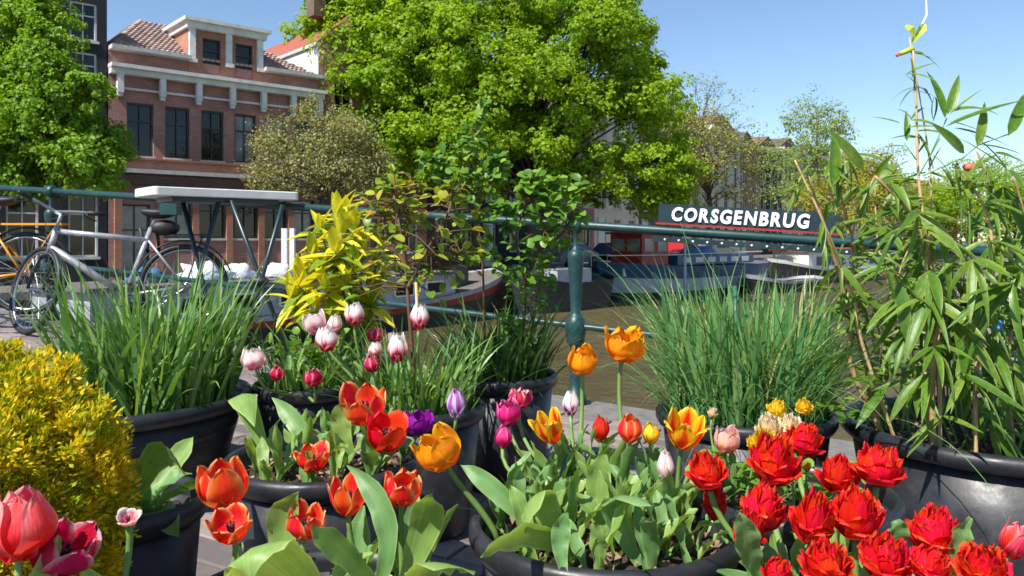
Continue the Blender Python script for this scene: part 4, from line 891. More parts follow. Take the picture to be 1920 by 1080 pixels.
for k in range(6): a = k*PI/3; stam.tube([(0, 0, 0), (.18*math.cos(a), .18*math.sin(a), .55), (.2*math.cos(a), .2*math.sin(a), .85)], [.03, .03, .06], 5)
stam.tube([(0, 0, 0), (0, 0, .7)], [.12, .14], 8); STAM = {'dark': stam.mesh('stamens', mat('stamen_dark', (.05, .03, .03), (.02, .012, .02), 9, .8)), 'yel': stam.mesh('stamens', mat('stamen_yellow', (.5, .45, .1), (.3, .3, .05), 9, .8))}
def flower(root, c, axis, w_, h_, mk, openn, dbl=False, ruf=.1, wide=1.0):
    axis = axis.normalized(); Rt = .42+openn*1.15; rad = w_/2/max(1, Rt*.97); sz = h_/2/max(.6, (1-.30*openn))
    fb = c-axis*h_*.5; q = axis.to_track_quat('Z', 'Y').to_matrix().to_4x4(); spin = rnd.random()*6.28
    B = Matrix.Translation(fb) @ q
    if not dbl:
        for k in range(6):
            inner = k % 2; op = max(0, openn-(.12 if inner else 0)+rnd.uniform(-.07, .07)*(.5+openn)); op = round(op*12)/12
            me = petal_me(mk, op, ruf, wide, rnd.randrange(3)); s_ = (.90 if inner else 1.0)*rnd.uniform(.95, 1.04)
            obj('petal', me, root, B @ Matrix.Rotation(spin+k*PI/3+rnd.uniform(-.08, .08), 4, 'Z') @ Matrix.Diagonal((rad*s_, rad*s_, sz*s_*rnd.uniform(.94, 1.05), 1)))
        if openn > .35: obj('stamens', STAM['yel' if mk in ('orange', 'yelred') else 'dark'], root, B @ Matrix.Diagonal((rad, rad, sz*1.2, 1)))
    else:
        for (n, op, s_, hz) in ((7, .80, 1.0, .70), (8, .62, .95, .88), (8, .42, .88, .98), (7, .22, .72, 1.0), (6, .1, .5, .98), (4, .05, .3, .92)):
            for k in range(n):
                me = petal_me(mk, op, .20, .92, rnd.randrange(4), .22); e = s_*rnd.uniform(.93, 1.08)
                obj('petal', me, root, B @ Matrix.Rotation(spin+(k+rnd.uniform(-.25, .25))*2*PI/n+s_*2, 4, 'Z') @ Matrix.Rotation(rnd.uniform(-.14, .16), 4, 'Y') @ Matrix.Rotation(rnd.uniform(-.25, .25), 4, 'Z') @ Matrix.Diagonal((rad*.75*e, rad*.75*e, sz*1.12*hz*rnd.uniform(.92, 1.06), 1)))
    return fb
def tulip(px, py, w_, h_, D, mk, openn, key, label, tilt=(0, 0), dbl=False, nleaf=2, name='tulip', cat='tulip', ruf=.1, wide=1.0, bend=0, sr=.0042, lw=.022, lL=.19, stemm='stemg', spread=.5, lm=None, group='tulips in the pots'):
    c = P(px, py, D); W_, H_ = w_/F*D, h_/F*D; base = clampbase(key, c+Vector((rnd.uniform(-.02, .02), rnd.uniform(0, .03), 0)))
    root = empty(name, base, 0, label, cat, group); cl = c-base
    axis = Vector((tilt[0], tilt[1], 1)).normalized()
    fb = flower(root, cl, axis, W_, H_, mk, openn, dbl, ruf, wide)
    L_ = fb.length; mid = fb*.5-axis*0; p1 = Vector((bend, 0, fb.z*.45)); p2 = fb-axis*L_*.35
    n = 9; pts_ = [p1*0+p1*(3*s*(1-s)**2)+p2*(3*s*s*(1-s))+fb*s**3 for s in [i/(n-1) for i in range(n)]]; pts_[0] = Vector((0, 0, -.01))
    MB().tube(pts_, [sr*1.15]*5+[sr]*4, 8).build('stem', M[stemm], root, True)
    for k in range(nleaf):
        az = rnd.random()*6.28; LL = min(lL*rnd.uniform(.75, 1.15), max(.09, fb.z*1.15)); dr_ = rnd.uniform(0, .35)
        leaf_obj(root, leaf_dir(Vector((0, 0, rnd.uniform(-.005, .03))), az, R(rnd.uniform(58, 80)), LL, dr_), lw*rnd.uniform(.7, 1.2), 'tulip', lm or rnd.choice(['tleaf', 'tleaf2']), Vector((-math.cos(az), -math.sin(az), .4)), rnd.uniform(.3, .7), rnd.uniform(-.7, .7), .004)
    return root
T = tulip
# striped tulips, back middle
T(475, 672, 44, 42, 2.35, 'pinkwhite', .18, 'C', 'palest pink white tulip, leftmost of the striped ones', (-.15, -.2))
T(520, 700, 26, 27, 2.45, 'crimson', .2, 'C', 'small crimson tulip with white edge beside the palest striped one', (.25, -.2))
T(587, 708, 34, 32, 2.4, 'crimson', .3, 'C', 'small crimson tulip with white edge above the red orange cluster', (-.1, -.15))
T(590, 606, 40, 42, 2.4, 'pinkwhite', .45, 'D', 'open pink and white tulip at the left of the trio near the yellow shrub', (-.35, -.1))
T(627, 607, 28, 36, 2.5, 'pinkwhite', .1, 'D', 'slim pink and white tulip at the right of the trio near the yellow shrub', (.15, 0))
T(612, 635, 43, 46, 2.3, 'striped', .15, 'D', 'white tulip with red base, lowest and largest of the trio', (0, -.15))
T(664, 588, 38, 42, 2.4, 'striped', .12, 'D', 'white tulip with red flame under the yellow shrub', (0, -.1))
T(704, 628, 32, 28, 2.45, 'crimson', .3, 'D', 'deep crimson open tulip above a white one', (.05, -.05))
T(703, 656, 27, 34, 2.4, 'striped', .1, 'D', 'white topped tulip squeezed between two crimson ones')
T(697, 681, 31, 33, 2.3, 'crimson', .1, 'D', 'crimson tulip below the white topped one', (-.1, -.15))
T(745, 651, 37, 53, 2.3, 'striped', .08, 'D', 'tall crimson tulip with white top beside the bamboo stick', (.03, -.05))
T(787, 592, 37, 49, 2.35, 'striped', .08, 'D', 'white tulip with crimson base, highest at the right of the striped ones', (.06, 0))
# lilac and violet
T(855, 756, 36, 53, 2.0, 'lilac', .05, 'D', 'lilac and white striped tulip before the black pot rim', (.0, -.05), lw=.015)
T(785, 794, 50, 42, 1.95, 'violet', .5, 'B', 'dark violet open tulip behind the big orange one', (.2, -.1), lw=.015)
# orange
T(820, 843, 84, 76, 1.4, 'orange', .42, 'T', 'big orange tulip leaning out to the left of the front middle pot', (-.55, -.15), bend=-.03, nleaf=2, sr=.005)
T(1092, 675, 54, 58, 1.62, 'orange', .12, 'T', 'orange cup tulip right before the railing post', (-.05, -.55), nleaf=1)
T(1171, 648, 74, 60, 1.62, 'orange', .45, 'T', 'ruffled orange tulip, highest of the front middle pot', (.15, -.25), nleaf=1, ruf=.25)
T(1030, 802, 62, 62, 1.55, 'yelred', .7, 'T', 'wide open yellow orange tulip with red base', (-.35, -.2), nleaf=2, wide=.75)
T(1284, 808, 84, 72, 1.5, 'yelred', .75, 'T', 'wide open yellow and red tulip at the right of the front middle pot', (.1, -.35), nleaf=2, wide=.9)
# red orange in the round pot
T(683, 762, 84, 68, 1.8, 'redor', .6, 'B', 'wide open orange red tulip at the top of the round pot', (-.05, -.35), wide=.95)
T(725, 813, 82, 68, 1.72, 'red', .65, 'B', 'wide open deep red tulip just below the orange red one', (.2, -.3))
T(585, 860, 66, 48, 1.72, 'redor', .7, 'B', 'low red tulip in front of the shiny pot rim', (.0, -.2), ruf=.2)
# bottom pot
T(418, 908, 86, 84, 1.3, 'redor', .42, 'U', 'red orange tulip at the upper left of the bottom pot', (-.1, -.15), nleaf=1)
T(433, 987, 84, 56, 1.22, 'redor', .7, 'U', 'open orange tulip below the left red one', (-.1, -.35), nleaf=1)
T(652, 930, 74, 72, 1.28, 'redor', .6, 'U', 'spiky open red orange tulip in the middle of the bottom pot', (0, -.15), nleaf=2, wide=.75)
T(573, 980, 70, 60, 1.2, 'redor', .5, 'U', 'red orange tulip with one upright petal above the big pale leaf', (.15, -.15), nleaf=1, wide=.85)
T(755, 917, 68, 62, 1.25, 'redor', .45, 'U', 'red tulip with pale petal edges at the right of the bottom pot', (.1, -.3), nleaf=2, ruf=.2)
# middle pot reds
T(1127, 803, 33, 44, 1.6, 'red', .12, 'T', 'small red tulip cup left of the taller red cup', (0, -.1))
T(1181, 804, 46, 50, 1.52, 'redor', .2, 'T', 'red tulip cup beside the plain yellow tulip', (0, -.05))
T(1221, 812, 33, 38, 1.55, 'yellow', .05, 'T', 'small plain yellow tulip', (.05, 0))
T(975, 746, 42, 38, 1.85, 'crimson', .25, 'T', 'dark crimson tulip before the vine pot', (.1, -.1), lw=.014, ruf=.3)
T(953, 773, 46, 48, 1.8, 'magenta', .35, 'T', 'crimson and magenta tulip touching the dark crimson one', (-.1, -.2), lw=.014, ruf=.2)
T(945, 818, 34, 40, 1.7, 'magenta', .05, 'T', 'bright magenta tulip bud', (.15, 0))
T(1070, 755, 31, 47, 1.65, 'whitepurple', .03, 'T', 'white tulip with dark purple base')
T(1248, 872, 32, 54, 1.42, 'bud', .0, 'T', 'closed white bud with faint pink stripes', (0, 0), nleaf=3)
T(1362, 825, 48, 48, 1.6, 'peach', .3, 'Y', 'peach and pink tulip behind the scarlet ones', (.1, -.1), lw=.012)
T(240, 972, 46, 26, .98, 'pinkwhite', .8, 'V', 'small flattened pink and white tulip before the left pot rim', (.1, -.5), nleaf=1)
# nearest, bottom left corner
T(38, 982, 122, 132, .88, 'pinkred', .1, 'V', 'biggest pink red tulip in the bottom left corner', (.05, -.02), nleaf=1, sr=.004)
T(118, 1030, 112, 92, .92, 'crimson', .45, 'V', 'drooping dark crimson tulip beside the biggest one', (.55, -.1), nleaf=1, sr=.004)
# scarlet doubles
DB = [(1327, 890, 78, 62, 1.3, 'double scarlet tulip at the far left of its group', 'X'), (1450, 872, 108, 84, 1.3, 'largest double scarlet tulip, below the cream flowers', 'X'), (1508, 830, 80, 50, 1.42, 'double scarlet tulip right beside the cream flowers', 'X'),
      (1572, 895, 84, 62, 1.3, 'double scarlet tulip between the largest one and the right pointed one', 'X'), (1648, 880, 100, 66, 1.27, 'double scarlet tulip farthest right of the upper row, against the tub', 'X'), (1427, 958, 94, 76, 1.2, 'double scarlet tulip below the largest one', 'X'),
      (1402, 1003, 66, 70, 1.15, 'darker double scarlet tulip low at left, nearly touching the pot edge', 'X'), (1340, 950, 46, 66, 1.35, 'shaded red tulip directly under the far left scarlet one', 'X'), (1527, 982, 88, 92, 1.16, 'double scarlet tulip in the centre of the group', 'X'),
      (1605, 972, 104, 86, 1.13, 'double scarlet tulip with orange streaks right of the centre one', 'X'), (1752, 1003, 108, 78, 1.08, 'double scarlet tulip standing before the smooth tub wall', 'X'), (1550, 1062, 104, 70, 1.03, 'double scarlet tulip at the bottom edge below the centre one', 'X'),
      (1655, 1052, 112, 74, 1.02, 'double scarlet tulip at the bottom edge beneath the streaked one', 'X'), (1842, 1066, 108, 64, 1.02, 'double scarlet tulip at the bottom edge farthest right', 'X'), (1458, 1078, 66, 44, 1.02, 'double scarlet tulip barely showing at the bottom edge, leftmost', 'X'), (1742, 1064, 92, 56, 1.0, 'double scarlet tulip at the bottom edge under the one before the tub', 'X')]
for (px, py, w_, h_, D, lb_, k) in DB: T(px, py, w_*.9, h_*.92, D, 'dred', .5, k, lb_, (rnd.uniform(-.25, .25), rnd.uniform(-.4, -.1)), dbl=True, nleaf=2, name='double_tulip', lw=.024, lL=.16, group='double scarlet tulips', sr=.005)
T(1905, 1012, 56, 72, 1.15, 'pinkred', .5, 'X', 'pinkish crimson tulip cut by the right edge', (.3, -.3), nleaf=1)
YF = [(1455, 773, 38, 32, 1.78, 'yellow', 'ragged yellow double flower at the foot of the reed grass'), (1508, 766, 34, 26, 1.8, 'yellow', 'flat bright yellow flower right of the ragged one'), (1443, 806, 50, 44, 1.50, 'cream', 'cream double flower, largest of the pale group'), (1480, 806, 48, 40, 1.54, 'cream', 'peach cream double flower touching the scarlet tulips'),
      (1436, 828, 42, 34, 1.46, 'yellow', 'golden yellow double flower under the cream one'), (1414, 832, 28, 24, 1.5, 'yellow', 'smallest golden flower at the left of the cream group'), (1336, 776, 18, 17, 1.75, 'cream', 'tiny peach flower head alone above the peach tulip'), (1512, 876, 18, 16, 1.5, 'yellow', 'small golden bud low between the scarlet tulips')]
for (px, py, w_, h_, D, mk, lb_) in YF: T(px, py, w_, h_, D, mk, .5, 'Y', lb_, (rnd.uniform(-.3, .3), -.3), dbl=True, nleaf=0, name='double_flower', cat='flower', sr=.0022, group='yellow and cream double flowers')

# extra tulip plants without flowers: clumps of broad leaves
def leafplant(key, x, y, n, label, L0=.2, w0=.026, el=(55, 82), droop=(0, .4), name='tulip_plant', mats=('tleaf', 'tleaf2'), group='leafy tulip plants without a flower', wave=.005):
    px_, py_, pr, pz = POT[key]; root = empty(name, (x, y, pz), 0, label, 'plant', group)
    for k in range(n):
        az = k*2.4+rnd.uniform(-.5, .5); leaf_obj(root, leaf_dir(Vector((rnd.uniform(-.01, .01), rnd.uniform(-.01, .01), 0)), az, R(rnd.uniform(*el)), L0*rnd.uniform(.7, 1.2), rnd.uniform(*droop), 11), w0*rnd.uniform(.75, 1.25), 'tulip', rnd.choice(mats), Vector((-math.cos(az), -math.sin(az), .4)), rnd.uniform(.2, .7), rnd.uniform(-.9, .9), wave)
    return root
names = {'T': 'the front middle pot', 'B': 'the round pot with the shiny rim', 'U': 'the bottom left middle pot', 'D': 'the striped tulip pot', 'C': 'the small back left pot', 'X': 'the scarlet tulip pot'}
side = lambda k, x, y: ('front' if y < POT[k][1]-.03 else 'back' if y > POT[k][1]+.03 else 'middle')+(' left' if x < POT[k][0]-.03 else ' right' if x > POT[k][0]+.03 else ' centre')
adj = ['upright', 'arching', 'short', 'broad', 'slender', 'drooping', 'twisted', 'dense', 'sparse', 'spreading', 'pale', 'tall']
for key, n, L0, w0 in (('T', 26, .155, .015), ('B', 13, .15, .014), ('U', 9, .13, .017), ('D', 11, .19, .017), ('C', 5, .17, .016), ('X', 12, .16, .017)):
    x0, y0, r_, _ = POT[key]
    for k in range(n):
        a = k*2.399+.5; rr = r_*.8*math.sqrt((k+.5)/n); x, y = x0+rr*math.cos(a), y0+rr*math.sin(a)
        leafplant(key, x, y, rnd.choice((2, 3, 3, 4)), '%s leafy tulip clump at the %s of %s' % (adj[k % 12], side(key, x, y), names[key]), L0, w0)
# the large leaves the photo singles out
def handleaf(key, pts_px, w_, m, label, fold=.3, wave=.004, twist=0, nrm=None, name='tulip_leaf', kind='tulip'):
    pts3 = [P(*q) for q in pts_px]; base = pts3[0]
    root = empty(name, base, 0, label, 'leaf')
    c = [q-base for q in pts3]; n = 14
    if len(c) == 3: pp = bez(c[0], c[1]*2-(c[0]+c[2])/2, c[2], n)
    else:
        pp = []
        for i in range(n):
            s = i/(n-1); pp.append(c[0]*(1-s)**3+c[1]*3*s*(1-s)**2+c[2]*3*s*s*(1-s)+c[3]*s**3)
    leaf_obj(root, pp, w_, kind, m, nrm or Vector((0, -1, .35)), fold, twist, wave, nu=7, name='blade'); return root
HL = [('U', [(640, 1190, 1.15), (500, 1035, .98), (470, 1090, .92)], .05, 'tleaf', 'very broad pale tulip leaf bowing forward at the bottom edge'),
      ('U', [(720, 1120, 1.15), (640, 1030, 1.05), (585, 985, 1.0)], .020, 'tleaf2', 'long tulip leaf slanting up to the low red orange tulip'),
      ('U', [(700, 1120, 1.2), (725, 980, 1.2), (650, 872, 1.25)], .020, 'tleaf2', 'tall dark tulip leaf left of the pale edged red tulip'),
      ('U', [(750, 1120, 1.2), (800, 980, 1.2), (810, 930, 1.1)], .028, 'tleaf', 'tulip leaf folding over at the right of the bottom pot'),
      ('U', [(560, 1120, 1.2), (530, 990, 1.22), (560, 925, 1.2)], .026, 'tleaf', 'tulip leaf with wavy tip beside the low red orange tulip'),
      ('U', [(790, 1130, 1.1), (800, 1060, 1.0), (890, 1075, .95)], .028, 'tleaf', 'rounded leaf curling over at the bottom edge before the bare paving'),
      ('T', [(1060, 1050, 1.3), (1010, 930, 1.3), (985, 1000, 1.2)], .030, 'tleaf', 'broad tulip leaf folded down in the front middle pot'),
      ('T', [(1080, 1050, 1.3), (990, 1000, 1.22), (900, 1045, 1.1)], .024, 'tleaf', 'glossy tulip leaf lying over the left pot rim'),
      ('T', [(1050, 1040, 1.35), (940, 930, 1.35), (865, 872, 1.38)], .018, 'tleaf2', 'long narrow leaf slanting to the leaning orange tulip'),
      ('T', [(1130, 1020, 1.4), (1120, 920, 1.42), (1135, 845, 1.42)], .024, 'tleaf', 'tall upright pale leaf in the middle of the front pot'),
      ('T', [(1200, 1060, 1.3), (1150, 940, 1.3), (1225, 950, 1.22)], .028, 'tleaf2', 'hooked tulip leaf under the white bud'),
      ('T', [(1060, 1080, 1.2), (1050, 1010, 1.22), (1065, 960, 1.22)], .016, 'tleaf2', 'short upright leaf at the front rim of the middle pot'),
      ('B', [(500, 850, 1.85), (455, 740, 1.85), (478, 800, 1.75)], .036, 'tleaf', 'broad pale leaf bent over the left rim of the round pot'),
      ('B', [(580, 850, 1.9), (560, 800, 1.9), (510, 745, 1.95)], .024, 'tleaf2', 'long leaf leaning left out of the round pot'),
      ('B', [(660, 850, 1.8), (640, 790, 1.8), (655, 755, 1.8)], .026, 'tleaf', 'pale broad leaf under the orange red tulip'),
      ('G', [(250, 960, 1.45), (300, 850, 1.4), (345, 890, 1.35)], .030, 'tleaf', 'folded broad leaf over the rim right of the conifer'),
      ('G', [(250, 960, 1.42), (260, 900, 1.35), (262, 860, 1.32)], .012, 'tleaf', 'narrow pale leaf above the small flattened tulip'),
      ('X', [(1420, 1080, 1.15), (1400, 1020, 1.12), (1385, 960, 1.1)], .022, 'tleaf2', 'blue green leaf leaning at the left edge of the scarlet group'),
      ('X', [(1800, 1090, 1.05), (1795, 1020, 1.05), (1820, 970, 1.05)], .016, 'tleaf2', 'pointed blue green leaf right of the scarlet tulip before the tub'),
      ('X', [(1680, 1060, 1.1), (1682, 1000, 1.08), (1672, 980, 1.08)], .016, 'tleaf2', 'small blue green leaf between the two right scarlet tulips')]
for h in HL: handleaf(*h)
leafplant('G', -.70, 1.50, 9, 'floppy broad leaved plant in the pot beside the conifer', .17, .026, (30, 65), (.1, .6), name='floppy_plant', group=None)

# ------------------------------------------------------------------ grasses and reeds (batched blades)
def blades(base, az, L_, w_, lean, curl, seg=7, fold=.0):
    n = len(L_); s = np.linspace(0, 1, seg+1)[None, :, None]
    h = np.stack([np.cos(az), np.sin(az), np.zeros(n)], 1)[:, None, :]
    ang_ = (lean[:, None, None]+curl[:, None, None]*s**1.6)
    step = L_[:, None, None]/seg*(h*np.sin(ang_)+np.array([0, 0, 1])*np.cos(ang_)); pts_ = base[:, None, :]+np.cumsum(step, 1)-step[:, :1]
    rot = az+rng.uniform(-1.2, 1.2, n); sd_ = np.stack([-np.sin(rot), np.cos(rot), np.zeros(n)], 1)[:, None, :]
    ww = w_[:, None, None]*np.clip((.7+.3*np.sin(PI*s))*(1-s**2.6), .02, 1)
    Lf, Rt_ = pts_-sd_*ww, pts_+sd_*ww; V = np.stack([Lf, Rt_], 2).reshape(-1, 3); k = np.arange(n)[:, None]*(seg+1)*2+np.arange(seg)[None, :]*2
    return V, np.stack([k, k+1, k+3, k+2], 2).reshape(-1, 4)
def clump(name, label, key, n, L0, w0, lean, curl, m, cat='grass', spread=.85, sub='blades', z=0, mats2=None):
    x, y, r_, pz = POT[key]; root = empty(name, (x+(.10 if key == 'A' else 0), y, pz), 0, label, cat)
    def part(n, L0, w0, lean, curl, m, seg=8):
        a = rng.random(n)*2*PI; rr = np.sqrt(rng.random(n))*r_*spread; base = np.stack([rr*np.cos(a), rr*np.sin(a), np.full(n, -.01)], 1)
        az = a+rng.normal(0, .9, n); V, Fq = blades(base, az, rng.uniform(*L0, n), rng.uniform(*w0, n), np.abs(rng.normal(0, lean, n))+.02, rng.uniform(curl[0], curl[1], n), seg)
        o = obj(sub, npmesh(sub, V, Fq, M[m], True), root); o['kind'] = 'stuff'
    part(n, L0, w0, lean, curl, m)
    for e in (mats2 or []): part(*e)
    return root
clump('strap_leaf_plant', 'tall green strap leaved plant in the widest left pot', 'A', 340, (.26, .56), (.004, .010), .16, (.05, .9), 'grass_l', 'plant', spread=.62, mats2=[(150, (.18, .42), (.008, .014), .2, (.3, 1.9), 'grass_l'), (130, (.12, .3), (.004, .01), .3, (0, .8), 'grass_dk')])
clump('reed_grass', 'big fountain of reed grass in the pot before the canal', 'Rr', 1000, (.28, .56), (.0018, .0038), .34, (.2, 1.7), 'grass_r', 'grass', mats2=[(330, (.2, .48), (.005, .010), .12, (0, .45), 'grass_r', 8), (75, (.55, .80), (.0014, .0022), .5, (.8, 2.0), 'grass_r', 14)])
clump('dark_grass', 'dark grassy clump in the vine pot', 'E', 260, (.18, .42), (.004, .008), .35, (.2, 1.2), 'grass_dk')
clump('thin_grass', 'low light green weeds in the small back left pot', 'C', 190, (.12, .36), (.002, .006), .4, (.2, 1.4), 'grass_l')
clump('thin_grass', 'light green weeds at the feet of the striped tulips', 'D', 260, (.12, .36), (.002, .007), .3, (.1, 1.2), 'grass_l')
clump('thin_grass', 'short grass growing in the bamboo tub', 'Z', 120, (.08, .24), (.002, .006), .4, (.2, 1.4), 'grass_l')
clump('thin_grass', 'few thin blades in the front middle pot', 'T', 40, (.06, .16), (.002, .004), .5, (.2, 1.4), 'grass_l')
# iris blades standing in the reeds
x, y, r_, pz = POT['Rr']; ir = empty('iris_plant', (x, y, pz), 0, 'broad upright iris blades among the reed grass', 'plant')
for k in range(80):
    a = rnd.random()*6.28; rr = math.sqrt(rnd.random())*r_*.9; az = rnd.random()*6.28; b_ = Vector((rr*math.cos(a), rr*math.sin(a), 0)); L_ = rnd.uniform(.20, .44)
    leaf_obj(ir, leaf_dir(b_, az, R(rnd.uniform(76, 89)), L_, rnd.uniform(0, .08), 7), rnd.uniform(.007, .012), 'strap', 'iris', Vector((rnd.uniform(-.6, .6), -1, 0)), .2, nu=3)
# stakes
o = MB().tube([(0, 0, 0), (.005, 0, .3), (0, 0, .47)], .0068, 10); 
for z_ in (.08, .17, .26, .36, .44): o.lathe([(0.0070, z_-.004), (.0086, z_), (.0070, z_+.004)], 10)
o = o.build('garden_stake', M['stake_green'], None, True); o.location = (.632, 2.26, .33); tag(o, 'green ringed garden stake standing in the reed grass', 'stake')
o = MB().tube([(0, 0, 0), (-.012, 0, .55)], .012, 12).build('grey_pipe', M['stake_grey'], None, True); o.location = (-.365, 2.50, .385); o['label'] = 'grey pipe standing among the vines right of the yellow shrub'; o['category'] = 'pipe'; o.scale = (1, 1, .46)
o = MB().tube([(0, 0, 0), (-.02, .0, .42)], .0042, 8).build('bamboo_stick', M['cane'], None, True); o.location = (-.265, 2.36, .385); tag(o, 'thin tan stick beside the highest striped tulip', 'stick')

# ------------------------------------------------------------------ leafy twigs: shared leaf meshes
def leaf_mesh(kind, w_, m, curve, fold, n=7, nu=3, name='leaf'):
    pts_ = [Vector((s, 0, -curve*s*s)) for s in [i/(n-1) for i in range(n)]]; V, Fq, UV = ribbon(pts_, wprof(kind, n, w_), Vector((0, 0, 1)), fold, nu); return npmesh(name, V, Fq, M[m], True, UV)
def leaf_matrix(p, d, up, s_):
    d = d.normalized(); y = up.cross(d)
    if y.length < 1e-3: y = Vector((0, 1, 0))
    y.normalize(); z = d.cross(y); Mx = Matrix(((d.x, y.x, z.x, p.x), (d.y, y.y, z.y, p.y), (d.z, y.z, z.z, p.z), (0, 0, 0, 1))) @ Matrix.Diagonal((s_, s_*rnd.uniform(.85, 1.15), s_, 1))
    return Mx
def place(me, root, p, d, up, s_, name='leaf'): return obj(name, me, root, leaf_matrix(p, d, up, s_))
class Extras:                          # leaves past the first few hundred, joined into one part
    def __init__(s): s.v, s.f, s.u = [], [], []
    def add(s, me, p, d, up, s_):
        Mx = leaf_matrix(p, d, up, s_); b0_ = len(s.v)
        s.v.extend(tuple(Mx @ v.co) for v in me.vertices); s.f.extend(tuple(b0_+i for i in f.vertices) for f in me.polygons)
        uvl = me.uv_layers[0].data; u = {}
        for l in me.loops: u[l.vertex_index] = tuple(uvl[l.index].uv)
        s.u.extend(u[i] for i in range(len(me.vertices)))
    def build(s, name, m, root):
        if s.v: o = obj(name, npmesh(name, s.v, s.f, M[m], True, s.u), root); o['kind'] = 'stuff'
def shrub(name, label, base, stems, me_list, per, size, stemm='stemr', sr=.005, up=Vector((0, -.2, 1)), spr=1.0, cat='shrub', maxl=290, start=.35, twig=.06):
    root = empty(name, base, 0, label, cat); cnt = 0; mb = MB(); xt = Extras(); quota = maxl/len(stems)
    for si_, st_ in enumerate(stems):
        pts_ = [Vector(p)-base for p in st_]; n = 22; L_ = [0]; out = []
        m_ = len(pts_)-1
        for i in range(n):
            s = i/(n-1)*m_; k = min(int(s), m_-1); f = s-k; p0, p1, p2, p3 = pts_[max(k-1, 0)], pts_[k], pts_[k+1], pts_[min(k+2, m_)]
            out.append(.5*((2*p1)+(p2-p0)*f+(2*p0-5*p1+4*p2-p3)*f*f+(-p0+3*p1-3*p2+p3)*f**3))
        mb.tube(out, [sr*(1-.75*i/(n-1)) for i in range(n)], 7)
        for k in range(per):
            s = start+(1-start)*(k+rnd.random())/per; i = min(n-2, int(s*(n-1))); p = out[i].lerp(out[i+1], rnd.random()); tw = twig*rnd.uniform(.3, 1.5)*(1.25-s)
            d = Vector((rnd.gauss(0, 1), rnd.gauss(0, 1), rnd.gauss(.25, .6))).normalized()
            q = p+d*tw*spr; mb.tube([p, p.lerp(q, .5)+Vector((0, 0, tw*.1)), q], [sr*.35, sr*.25, sr*.15], 4, False)
            for j in range(rnd.choice((1, 2, 3))):
                dd = (d+Vector((rnd.gauss(0, .8), rnd.gauss(0, .8), rnd.gauss(-.1, .5)))).normalized(); a_ = (q, dd, up+Vector((rnd.gauss(0, .35), rnd.gauss(0, .35), 0)), size*rnd.uniform(.6, 1.25)); me_ = rnd.choice(me_list)
                if cnt < quota*(si_+1): place(me_, root, *a_); cnt += 1
                else: xt.add(me_, *a_)
    mb.build('stems', M[stemm], root, True); xt.build('leaf', me_list[0].materials[0].name if me_list[0].materials[0].name in M else MN[me_list[0].materials[0].name], root); return root
MN = {m_.name: k_ for k_, m_ in M.items()}
rose = [leaf_mesh('oval', .36, 'leaf_rose', .15, .25), leaf_mesh('oval', .42, 'leaf_rose', .3, .2)]
vine = [leaf_mesh('oval', .40, 'leaf_twig', .2, .2), leaf_mesh('oval', .46, 'leaf_twig', .35, .25)]
b0 = Vector((-.30, 2.53, .385))
shrub('rose_bush', 'bushy rose with dark stem and bronze tipped leaves right of the yellow shrub', b0,
      [[b0, P(765, 560, 2.5), P(760, 480, 2.55), P(770, 330, 2.6)], [P(765, 540, 2.5), P(800, 470, 2.5), P(840, 400, 2.55), P(850, 350, 2.6)], [P(762, 500, 2.5), P(725, 430, 2.5), P(705, 360, 2.55)], [P(765, 520, 2.55), P(820, 500, 2.6), P(880, 460, 2.65)], [P(762, 500, 2.5), P(745, 400, 2.45), P(735, 345, 2.5)]], rose, 46, .036, sr=.0075, twig=.13)
b1 = Vector((-.10, 2.98, .395)); b2 = Vector((.02, 2.92, .395)); b3 = Vector((.08, 2.98, .395))
shrub('climbing_vine', 'tallest thin vine with round leaves left of centre', b1, [[b1, P(905, 500, 2.85), P(890, 380, 2.8), P(880, 290, 2.75), P(905, 190, 2.7)], [P(895, 420, 2.8), P(850, 330, 2.75), P(800, 300, 2.75)], [P(890, 380, 2.8), P(930, 330, 2.75), P(920, 300, 2.75)]], vine, 70, .034, sr=.005, up=Vector((-.2, -.5, 1)))
shrub('climbing_vine', 'leafy vine rising just left of the railing post', b2, [[b2, P(985, 560, 2.8), P(965, 450, 2.75), P(930, 370, 2.7)], [P(980, 540, 2.8), P(1010, 470, 2.75), P(1030, 400, 2.7), P(1045, 335, 2.7)], [P(1000, 480, 2.75), P(1060, 430, 2.75), P(1085, 350, 2.7)], [P(965, 450, 2.75), P(985, 380, 2.7), P(1000, 330, 2.7)]], vine, 60, .036, sr=.005, up=Vector((-.2, -.5, 1)))
shrub('climbing_vine', 'sparse low vine with pale leaves at the right rim of its pot', b3, [[b3, P(1000, 600, 2.95), P(1010, 540, 2.9), P(1025, 480, 2.9)], [b3, P(970, 640, 2.85), P(950, 600, 2.85)], [P(1000, 600, 2.95), P(960, 520, 2.9), P(900, 470, 2.85)]], vine, 40, .034, sr=.0035)
b4 = Vector((-.66, 3.36, .385)); b4b = Vector((-.45, 2.55, .385))
